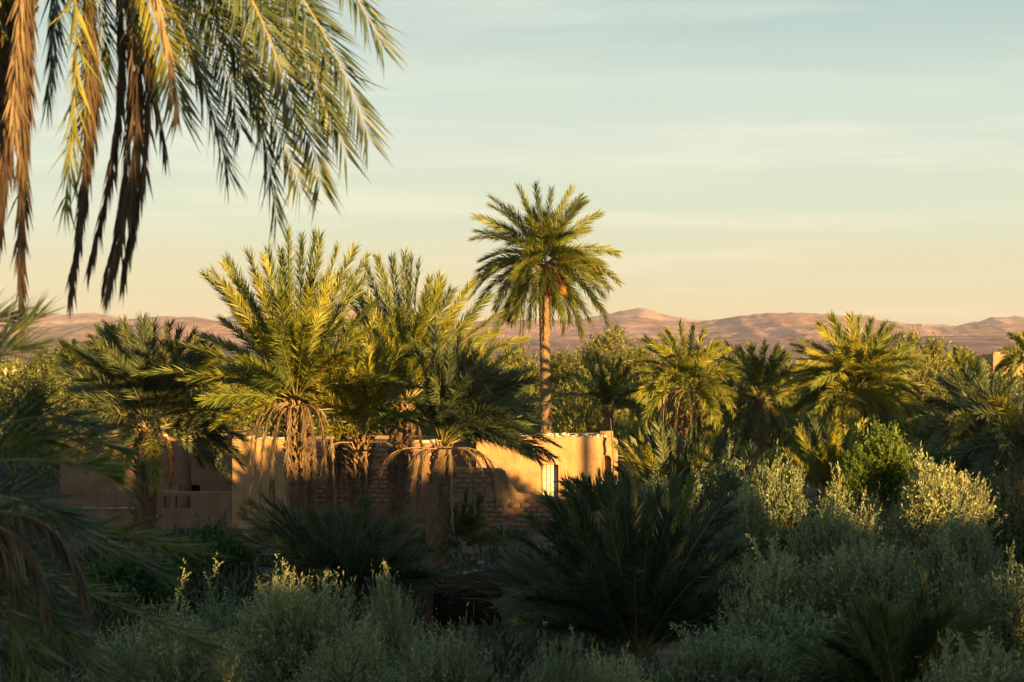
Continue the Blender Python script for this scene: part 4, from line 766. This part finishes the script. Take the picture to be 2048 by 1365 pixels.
# lower-left near palm whose crown is beyond the left edge
YP = 15.0; c0 = at(-190, 1010, YP)
lp = thing('date_palm', 'near dark palm reaching blurred fronds in from the lower left edge', 'palm tree', (c0[0], YP, 0), 'date palms in the oasis')
g, pts, rad = trunk_geo([(c0[0], YP, -.1), (c0[0], YP, 3), c0], [.34, .3, .3]); g.build('trunk', [M['trunk']], lp)
tag(boots_geo(pts, rad, 10, .2, .8).build('leaf_base', [M['boot']], lp), kind='stuff')
def lo(pxs, dys): return [at(p[0], p[1], YP + d) for p, d in zip(pxs, dys)]
LF = [([(-190, 1000), (-120, 800), (-20, 690), (70, 640)], (0, .2, .5, .6), 'palm_shaded', .5), ([(-190, 1000), (-100, 780), (-40, 700), (60, 700)], (0, -.3, -.4, -.3), 'palm_shaded', .4), ([(-190, 1000), (-60, 850), (60, 810), (165, 850)], (0, -.4, -.6, -.6), 'palm_shaded', .45),
      ([(-190, 1000), (-40, 870), (120, 850), (245, 905)], (0, .2, .3, .4), 'palm', .5), ([(-190, 1010), (-60, 900), (90, 900), (225, 955)], (0, -.5, -.9, -.8), 'palm', .4), ([(-190, 1020), (0, 1060), (180, 1040), (388, 1110)], (0, -.2, -.3, -.3), 'palm', .45),
      ([(-190, 1020), (-20, 1000), (150, 1060), (330, 1150)], (0, .6, 1, 1), 'palm_shaded', .45), ([(-190, 1020), (-60, 980), (60, 980), (140, 1050)], (0, -.9, -1.3, -1.2), 'palm_shaded', .3), ([(-190, 1030), (0, 1150), (200, 1170), (410, 1300)], (0, .4, .6, .6), 'palm', .35),
      ([(-190, 1040), (-40, 1130), (80, 1200), (190, 1345)], (0, -.6, -.9, -.8), 'palm', .45), ([(-190, 1040), (-60, 1120), (20, 1220), (90, 1380)], (0, -.8, -1.1, -1), 'palm', .35), ([(-190, 1040), (-80, 1150), (-10, 1260), (30, 1400)], (0, .3, .4, .4), 'palm_shaded', .5), ([(-190, 1000), (-160, 760), (-80, 640), (10, 640)], (0, .5, .7, .8), 'palm_shaded', .5), ([(-190, 1030), (-60, 1060), (40, 1120), (120, 1250)], (0, -.4, -.5, -.5), 'palm_shaded', .4),
      ([(-190, 1040), (0, 1180), (110, 1240), (250, 1390)], (0, .3, .5, .5), 'palm', .3), ([(-190, 1010), (-80, 880), (0, 850), (90, 880)], (0, .9, 1.3, 1.3), 'palm_shaded', .4)]
for pp, dd, mt, tc_ in LF: frond_obj(lp, lo(pp, dd), 'frond', mt, 'rachis', nl=70, LL=.40, W=.018, rad=.013, seg=14, roll=rng.normal(0, .3), tintc=max(0, tc_ - .02), a0=60, a1=22, droop=.1, dens=1.2)
for pp, dd in [([(-190, 1030), (20, 1010), (140, 1010), (165, 1185)], (0, -.6, -.9, -.9)), ([(-190, 1030), (-20, 1020), (60, 1050), (90, 1200)], (0, -.8, -1.1, -1.1)), ([(-190, 1030), (-30, 1010), (20, 1080), (30, 1180)], (0, -.7, -1, -1))]:
    frond_obj(lp, lo(pp, dd), 'dry_frond', 'dry', 'rachis_dry', dead=True, nl=70, LL=.34, W=.022, a0=40, rad=.013, seg=14, droop=.2, tintc=.3)

# ------------------------------------------------------------------ leafy crowns
def crown_geo(seed, R=(1.6, 1.6, 1.5), clumps=14, shoots=900, lps=14, ll=.075, lw=.020, up=.8, sl=(.25, .6), csz=.42, inner=.3, spires=0, flat=False):
    r_ = np.random.default_rng(seed); R = np.array(R); g = Geo()
    cd = nrm(r_.normal(0, 1, (clumps, 3)) * np.array([1, 1, .75]) + np.array([0, 0, .35])); cc = cd * R * (1 - csz) * r_.uniform(.55, 1.0, (clumps, 1)); cr = r_.uniform(.7, 1.15, clumps) * csz * R.mean()
    cc[:, 2] += 0
    w = cr ** 2 / (cr ** 2).sum(); ci = r_.choice(clumps, shoots, p=w)
    d = nrm(r_.normal(0, 1, (shoots, 3)) + np.array([0, 0, .25])); ins = r_.random(shoots) < inner
    rad = np.where(ins, r_.uniform(.3, .85, shoots), r_.uniform(.85, 1.0, shoots)) * cr[ci]
    P = cc[ci] + d * rad[:, None] * np.array([1, 1, .9])
    sd = nrm(nrm(P) * .5 + d * .5 + UP * up + r_.normal(0, .3, (shoots, 3))); SL = r_.uniform(*sl, shoots)
    if spires:
        k = r_.choice(np.where(P[:, 2] > R[2] * .35)[0], spires); SL[k] *= r_.uniform(1.0, 1.4, spires); sd[k] = nrm(sd[k] * .4 + UP)
    if spires:
        ns = 9; top = P[k[:max(6, spires // 3)]]; m = len(top)
        hgt = r_.uniform(.35, .85, m); off = np.linspace(0, 1, ns)[None] * hgt[:, None]
        lean = nrm(r_.normal(0, .18, (m, 3)) + UP)
        P2 = (top[:, None] + lean[:, None] * off[..., None] + r_.normal(0, .03, (m, ns, 3))).reshape(-1, 3)
        sd2 = nrm(np.repeat(lean, ns, 0) + r_.normal(0, .4, (m * ns, 3))); SL2 = r_.uniform(.16, .34, m * ns) * (ll / .085) ** .5
        P = np.concatenate([P, P2]); sd = np.concatenate([sd, sd2]); SL = np.concatenate([SL, SL2]); shoots = len(P)
    g.kites(P, sd, nrm(np.cross(sd, r_.normal(0, 1, (shoots, 3)))), SL, .012, 0, .9)
    t = np.linspace(.1, 1, lps)[None] ; n = shoots * lps
    bend = r_.normal(0, .12, (shoots, 1, 3))
    LP = (P[:, None] + sd[:, None] * (SL[:, None] * t)[..., None] + bend * (t ** 2)[..., None] * SL[:, None, None]).reshape(-1, 3)
    q = nrm(r_.normal(0, 1, (n, 3))); sdr = np.repeat(sd, lps, 0); D = nrm(sdr * .75 + q * .8); W = nrm(np.cross(D, r_.normal(0, 1, (n, 3)) + UP * .5))
    ct_ = r_.normal(0, .1, clumps)[ci]; ct_ = np.concatenate([ct_, np.full(shoots - len(ct_), .15)]) if len(ct_) < shoots else ct_
    tint = np.clip(np.repeat(r_.normal(.5, .16, shoots) + ct_, lps) + r_.normal(0, .12, n), 0, 1)
    g.kites(LP, D, W, ll * r_.uniform(.6, 1.25, n), lw * r_.uniform(.8, 1.2, n), 0, tint, mid=.5)
    return g, cc, cr
def branches_geo(seed, base, cc, cr, r0=.09):
    r_ = np.random.default_rng(seed); g = Geo(); base = np.asarray(base, float); fork = base + (np.array([0, 0, -.9]) - base)
    g.tube([base, (base + fork) / 2 + r_.normal(0, .05, 3), fork], [r0 * 1.3, r0 * 1.05, r0 * .9], 7)
    for c in cc:
        m = (fork + c) / 2 + r_.normal(0, .12, 3); g.tube([fork, m, c, c + (c - m) * .35], [r0 * .6, r0 * .4, r0 * .2, r0 * .08], 4)
    return g
LIB = {}
def lib(key, mat, **kw):
    base = kw.pop('base', (0, 0, -2.0)); R0 = kw.pop('r0', .09)
    g, cc, cr = crown_geo(**kw); me = g.mesh('crown', [M[mat]]); b = branches_geo(kw['seed'], base, cc, cr, R0).mesh('trunk', [M['bark']]); zz_ = np.concatenate(g.v)[:, 2]; LIB.setdefault(key, []).append((me, b, base[2], float(np.percentile(zz_, 99.3))))
for s in (1, 2, 3): lib('olive_near', 'olive', seed=100 + s, R=(1.5, 1.4, 1.5), clumps=24, shoots=1900, lps=13, ll=.085, lw=.027, csz=.34, inner=.2, up=.55, spires=24, base=(0, 0, -5.0))
for s in (1, 2, 3, 4): lib('olive_mid', 'olive', seed=110 + s, R=(1.9, 1.7, 1.5), clumps=30, shoots=2100, lps=12, ll=.12, lw=.042, csz=.32, inner=.2, up=.5, spires=24, base=(0, 0, -5.0))
for s in (1, 2): lib('lime', 'lime', seed=130 + s, R=(1.5, 1.4, 1.6), clumps=16, shoots=1300, lps=12, ll=.12, lw=.06, spires=30, up=.6, base=(0, 0, -5.0))
for s in (1, 2): lib('green', 'green', seed=140 + s, R=(1.9, 1.6, 1.2), clumps=18, shoots=1900, lps=10, ll=.15, lw=.075, up=.3, base=(0, 0, -4.5))
for s in (1, 2, 3, 4): lib('far', 'olive_far', seed=150 + s, R=(2.6, 2.4, 2.2), clumps=16, shoots=1000, lps=9, ll=.22, lw=.09, sl=(.4, .9), spires=0, base=(0, 0, -7), r0=.12)
for s in (1, 2): lib('airy', 'olive_far', seed=160 + s, R=(2.4, 1.8, 2.4), clumps=18, shoots=520, lps=10, ll=.16, lw=.08, sl=(.3, .7), csz=.26, inner=.5, spires=0, base=(0, 0, -7), r0=.10)
for s in (1, 2, 3): lib('deep', 'under', seed=170 + s, R=(2.0, 1.8, 1.2), clumps=14, shoots=1100, lps=11, ll=.13, lw=.045, up=.5, base=(0, 0, -4))
def bush(name, label, cat, key, k, px, top_py, Y, sx, sz, rz=None, group=None, sy=None, crown_mat=None, foot=None):
    me, b, bz, zt_ = LIB[key][k % len(LIB[key])]; top = zat(top_py, Y); Rz = zt_ * sz
    cz = top - Rz; gz = float(ground_z(0, Y)); X = xat(px, Y); r = thing(name, label, cat, (X, Y, gz), group)
    rz = float(rng.uniform(0, 6.28)) if rz is None else rz
    c = bpy.data.objects.new('crown', me); COL.objects.link(c); c.parent = r; c.location = (0, 0, cz - gz); c.scale = (sx, sy or sx, sz); c.rotation_euler = (0, 0, rz); c['kind'] = 'stuff'
    t = bpy.data.objects.new('trunk', b); COL.objects.link(t); t.parent = r; t.location = (0, 0, cz - gz); t.scale = (sx, sy or sx, sz); t.rotation_euler = (0, 0, rz)
    return r
OG = 'olive bushes'
for a in [
    ('silvery olive bush with a yellow sunlit spire at the bottom left centre', 0, 600, 1158, 33, .85, 1.05), ('broad grey-green olive bush left of the spired one', 1, 500, 1200, 34, .85, 1.0), ('narrow olive bush with one tall pale shoot beside the dark palm clump', 2, 780, 1168, 35, .55, 1.15),
    ('pale blurred olive bush at the bottom under the leaning trunk', 0, 880, 1262, 27, .62, .9), ('dark olive bush at the bottom left under the near palm', 1, 335, 1235, 30, .9, 1.0), ('low pale olive bush at the bottom centre, nearest the camera', 2, 1110, 1300, 24.5, .5, .8), ('small pale olive tips at the bottom edge under the dark palm clump', 0, 1215, 1318, 25, .45, .7),
    ('small olive bush between two taller ones at the bottom left', 2, 690, 1262, 30, .7, .9)]:
    bush('olive_bush', a[0], 'olive bush', 'olive_near', a[1], *a[2:4], a[4], a[5], a[6], group=OG)
for a in [
    ('tall olive bush with brightly lit crest right of the trunkless palms', 0, 1545, 932, 56, .66, 1.3), ('sunlit olive bush between the young palm and the tall one', 1, 1430, 932, 57.5, .62, 1.1), ('sunlit olive bush directly below the house annex doors', 2, 1305, 960, 58.5, .5, .9),
    ('olive bush with a lone tall lit shoot in the middle of the right thicket', 3, 1660, 1018, 52, .75, 1.1), ('wide grey-green olive bush under the lime-green shrub', 1, 1705, 972, 55, .7, 1.1), ('rounded olive bush with golden right shoulder in the right thicket', 2, 1885, 930, 54, .8, 1.2), ('olive bush lit golden on the right edge of the photo', 0, 2030, 955, 56, .75, 1.3),
    ('shaded olive bush low in the right thicket beside the palm clump', 3, 1540, 1110, 44, .75, 1.2), ('shaded grey olive bush in the lower centre of the right thicket', 0, 1740, 1095, 43, .8, 1.2), ('shaded olive bush below the golden-shouldered one', 1, 1905, 1050, 44, .8, 1.3), ('dim olive bush at the lower right by the brownish palm', 2, 1560, 1235, 35, .9, 1.0), ('blurred teal-grey olive bush in the bottom right corner', 3, 1960, 1300, 24, .55, .7),
    ('dark olive bush filling the lower right edge', 1, 2020, 1150, 38, .8, 1.2), ('small olive bush right of the golden young palm', 2, 1480, 985, 54, .55, .8), ('dull olive bush behind the thicket, below the widest palm', 3, 1830, 930, 64, 1.0, .9), ('shadowed olive bush at the bottom, right of the palm clump', 0, 1440, 1275, 32, .7, .9)]:
    bush('olive_bush', a[0], 'olive bush', 'olive_mid', a[1], *a[2:4], a[4], a[5], a[6], group=OG)
bush('leafy_shrub', 'bright lime-green shrub rising above the olive thicket', 'shrub', 'lime', 0, 1765, 856, 56, .60, .85)
bush('leafy_shrub', 'small lime-green shrub just left of the brightest one', 'shrub', 'lime', 1, 1718, 898, 55.5, .38, .5)
bush('leafy_shrub', 'dark fresh-green shrub in the shade right of the lime one', 'shrub', 'green', 0, 1870, 905, 58, .9, 1.0)
bush('leafy_shrub', 'deep green leafy shrub in front of the left compound wall', 'shrub', 'green', 1, 430, 1062, 62, .85, 1.3)
bush('leafy_shrub', 'deep green leafy shrub at left hidden behind the blurred fronds', 'shrub', 'green', 0, 270, 1110, 58, 1.0, 1.3)
bush('leafy_shrub', 'small dark green shrub behind the young golden palm', 'shrub', 'green', 1, 1325, 885, 92, .6, .9)

# far grove: individual trees one can tell apart
FG = 'leafy trees of the far grove'
for a in [
    ('airy', 0, 1235, 655, 130, 1.0, 1.1, 'sparse airy tree against the mountains right of the tall palm'), ('airy', 1, 1845, 662, 95, .75, 1.0, 'sparse dark-leaved tree against the mountains right of the widest palm'), ('airy', 0, 1195, 690, 125, .8, .9, 'thin-crowned tree between the tall trunk and the small golden palm'),
    ('far', 0, 1030, 690, 128, .8, 1.15, 'bushy yellow-green tree directly left of the tall trunk'), ('far', 1, 1062, 720, 118, .5, 1.0, 'low tree squeezed against the tall trunk'), ('far', 2, 1130, 702, 140, .9, 1.0, 'mid-green bushy tree directly right of the tall trunk'), ('far', 3, 1180, 740, 108, .9, 1.1, 'dark tree behind the small golden palm'),
    ('far', 0, 1290, 700, 120, .9, 1.1, 'rounded tree left of the skirted palm'), ('far', 1, 1465, 700, 130, .8, 1.0, 'shaded tree right of the skirted palm'), ('far', 2, 125, 690, 150, 1.1, 1.1, 'golden bushy tree at the far left of the grove'), ('far', 3, 60, 740, 110, 1.0, 1.1, 'pale green tree by the left edge behind blurred fronds'),
    ('far', 0, 175, 760, 105, 1.0, 1.1, 'golden-green tree left of the dark palm'), ('far', 1, 385, 745, 100, 1.1, 1.1, 'golden-green tree right of the dark palm crown'), ('far', 2, 460, 760, 98, .9, 1.0, 'tree peeping between the dark palm and the clump'), ('far', 3, 1860, 735, 110, .9, 1.1, 'yellow-green tree right of the widest palm'), ('far', 0, 1900, 780, 92, .8, 1.0, 'low lit tree above the dark palm at right'),
    ('far', 1, 1640, 720, 120, .9, 1.1, 'tree behind the widest palm'), ('far', 2, 970, 715, 115, .9, 1.1, 'lit tree behind the right side of the central clump'), ('far', 3, 620, 730, 105, 1.1, 1.2, 'tree glimpsed behind the central clump'), ('far', 0, 780, 740, 105, 1.0, 1.2, 'dark tree behind the back palm of the clump'), ('far', 1, 1160, 800, 95, .7, 1.0, 'shaded tree right of the tall trunk above the roof')]:
    bush('leafy_tree', a[7], 'tree', a[0], a[1], a[2], a[3], a[4], a[5], a[6], group=FG)
# far grove mass, one stuff object of many small crowns
g = Geo(); r_ = np.random.default_rng(77)
for i in range(420):
    Y = r_.uniform(125, 420) if i > 60 else r_.uniform(112, 140); X = r_.uniform(-.30, .30) * Y; h = r_.uniform(3.5, 6.2) * (1 if Y > 150 else .9); R = r_.uniform(1.8, 3.4); n = 230 if Y < 200 else 130
    d = nrm(r_.normal(0, 1, (n, 3)) + np.array([0, 0, .4])); P = np.array([X, Y, h - R * .9]) + d * np.array([R, R, R * .95]) * r_.uniform(.6, 1.05, (n, 1)) * (1 + .25 * np.sin(d[:, :1] * 7 + i) * np.cos(d[:, 2:] * 6))
    P[:, 2] = np.minimum(P[:, 2], h); D = nrm(d + UP * .7 + r_.normal(0, .4, (n, 3)))
    g.kites(P, D, nrm(np.cross(D, r_.normal(0, 1, (n, 3)))), r_.uniform(.5, 1.1, n), r_.uniform(.25, .5, n), 0, np.clip(r_.normal(r_.uniform(.25, .75), .15) + r_.normal(0, .12, n), 0, 1), mid=.5)
tag(g.build('far_grove', [M['olive_far']]), 'band of small trees running along the foot of the desert hills', 'grove', kind='stuff')
# undergrowth between and below the bushes, one stuff object
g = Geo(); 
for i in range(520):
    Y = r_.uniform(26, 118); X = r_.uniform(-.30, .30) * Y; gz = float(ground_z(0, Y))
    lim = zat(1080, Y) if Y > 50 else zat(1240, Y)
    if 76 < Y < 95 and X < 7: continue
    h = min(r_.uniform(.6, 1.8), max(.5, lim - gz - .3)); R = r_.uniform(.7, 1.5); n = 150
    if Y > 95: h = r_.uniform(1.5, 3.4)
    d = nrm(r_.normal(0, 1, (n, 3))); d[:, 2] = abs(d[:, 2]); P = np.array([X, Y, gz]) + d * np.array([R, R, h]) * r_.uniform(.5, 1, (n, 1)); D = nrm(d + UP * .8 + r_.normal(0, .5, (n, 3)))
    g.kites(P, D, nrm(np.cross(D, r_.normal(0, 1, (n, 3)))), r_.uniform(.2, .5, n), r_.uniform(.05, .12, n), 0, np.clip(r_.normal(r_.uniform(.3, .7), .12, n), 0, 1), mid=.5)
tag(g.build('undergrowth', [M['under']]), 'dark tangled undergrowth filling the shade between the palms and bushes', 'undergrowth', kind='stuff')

# ------------------------------------------------------------------ unseen blocks and trees added to shade the garden
TE = math.tan(SUN_EL); SU = np.array([math.sin(SUN_AZ), -math.cos(SUN_AZ)]); SV = np.array([math.cos(SUN_AZ), math.sin(SUN_AZ)])
def uv(u, v): p = SU * u + SV * v; return p[0], p[1]
def shade_block(u, v, wv, du, h, label):  # unseen block, its height shaped to set the shade line
    x, y = uv(u, v); r = thing('shade_block', label, 'house', (x, y, 0), 'added shade blocks out of view')
    g = Geo(); g.box((x, y, h / 2 - .1), (wv, du, h), math.atan2(SV[1], SV[0]), 0, .5, .05); g.build('wall', [M['adobe']], r)
    g = Geo(); g.box((x, y, h + .1), (wv + .2, du + .2, .35), math.atan2(SV[1], SV[0]), 0, .5, .05); g.build('parapet', [M['plaster']], r)
SHADE_BLOCKS = [(26, -22, 28, 8, 9.7), (26, 3, 22, 8, 9.7), (24, 17.2, 6.2, 8, 6.85), (25, 23, 5.2, 8, 8.6), (25, 27.6, 3.8, 8, 9.2), (25, 32.1, 4.8, 8, 8.45), (25, 36, 3.2, 8, 9.3), (25, 42.3, 9.4, 8, 6.65), (25, 49.7, 5.4, 8, 6.8), (26, 56, 6.4, 8, 9.3), (27, 66, 13, 8, 10.4), (27, 80, 13, 8, 11)]
VW = ['farthest left', 'long one left of the terrace', 'lowest narrow one', 'left of the middle', 'tall narrow one in the middle', 'second narrow one in the middle', 'narrowest one', 'wide one right of the middle', 'narrow low one beside the tall ones', 'first of the tall ones', 'widest tall one', 'farthest right']
for i, a in enumerate(SHADE_BLOCKS):
    shade_block(*a, 'added flat block behind the viewpoint, shaped to shade the garden, ' + VW[i])
for k, (u, v, h, sc, lb) in enumerate([(-10, 34.4, 10.2, .62, 'added leafy tree beyond the right edge, shading the low spreading palm'), (-8, 44.6, 8.6, 1.0, 'added leafy tree beyond the right edge, shading the long brick house'),]):  # unseen trees added to cast shade on a palm and a wall
    x, y = uv(u, v)
    bush('leafy_tree', lb, 'tree', 'far', k, 1024 + x / y * F, HOR - (h - CAMZ) / y * F, y, sc, sc, group='trees outside the photo')

gx, gy = uv(-22, 51.3)
palm('tall slim palm beyond the right edge casting its trunk shadow on the house', (1024 + gx / gy * F, HOR - 5.5 / gy * F), gy, None, seed=61, tips=[], fill=30, Lm=3.2, el=(-10, 75), tr=(.2, .18), boots=None, group='trees outside the photo')

hx, hy = uv(5, 7.9)  # palm crown added out of view to dapple the near dead fronds
b0, _ = palm('unseen palm added behind the viewpoint to shade the near dead leaves', (1024, HOR), -1.0, None, seed=62, tips=[], fill=0, Lm=1.2, trunk=False, boots=None, group='trees outside the photo', gz=0.0)
b0.location = (hx, hy, 0); b0['category'] = 'palm tree'
g = Geo(); g.tube([(hx, hy, 0), (hx + .1, hy, 5), (hx, hy, 10.3)], [.25, .2, .2], 10); t_ = g.build('trunk', [M['trunk']], None, origin=(hx, hy, 0)); t_.parent = b0; t_.location = (0, 0, 0)
for i in range(46):
    a = i * 2.4; e = math.radians(-60 + 130 * ((i * .37) % 1)); c_ = np.array([hx, hy, 10.3]); p_ = c_ + 1.25 * np.array([math.cos(a) * math.cos(e), math.sin(a) * math.cos(e), math.sin(e)])
    f_ = frond_geo(ctrl(c_, p_, .5), nl=22, LL=.4, W=.05, rad=.012).build('frond', [M['palm'], M['rachis']], None, origin=c_); f_.parent = b0; f_.location = (0, 0, 10.3)
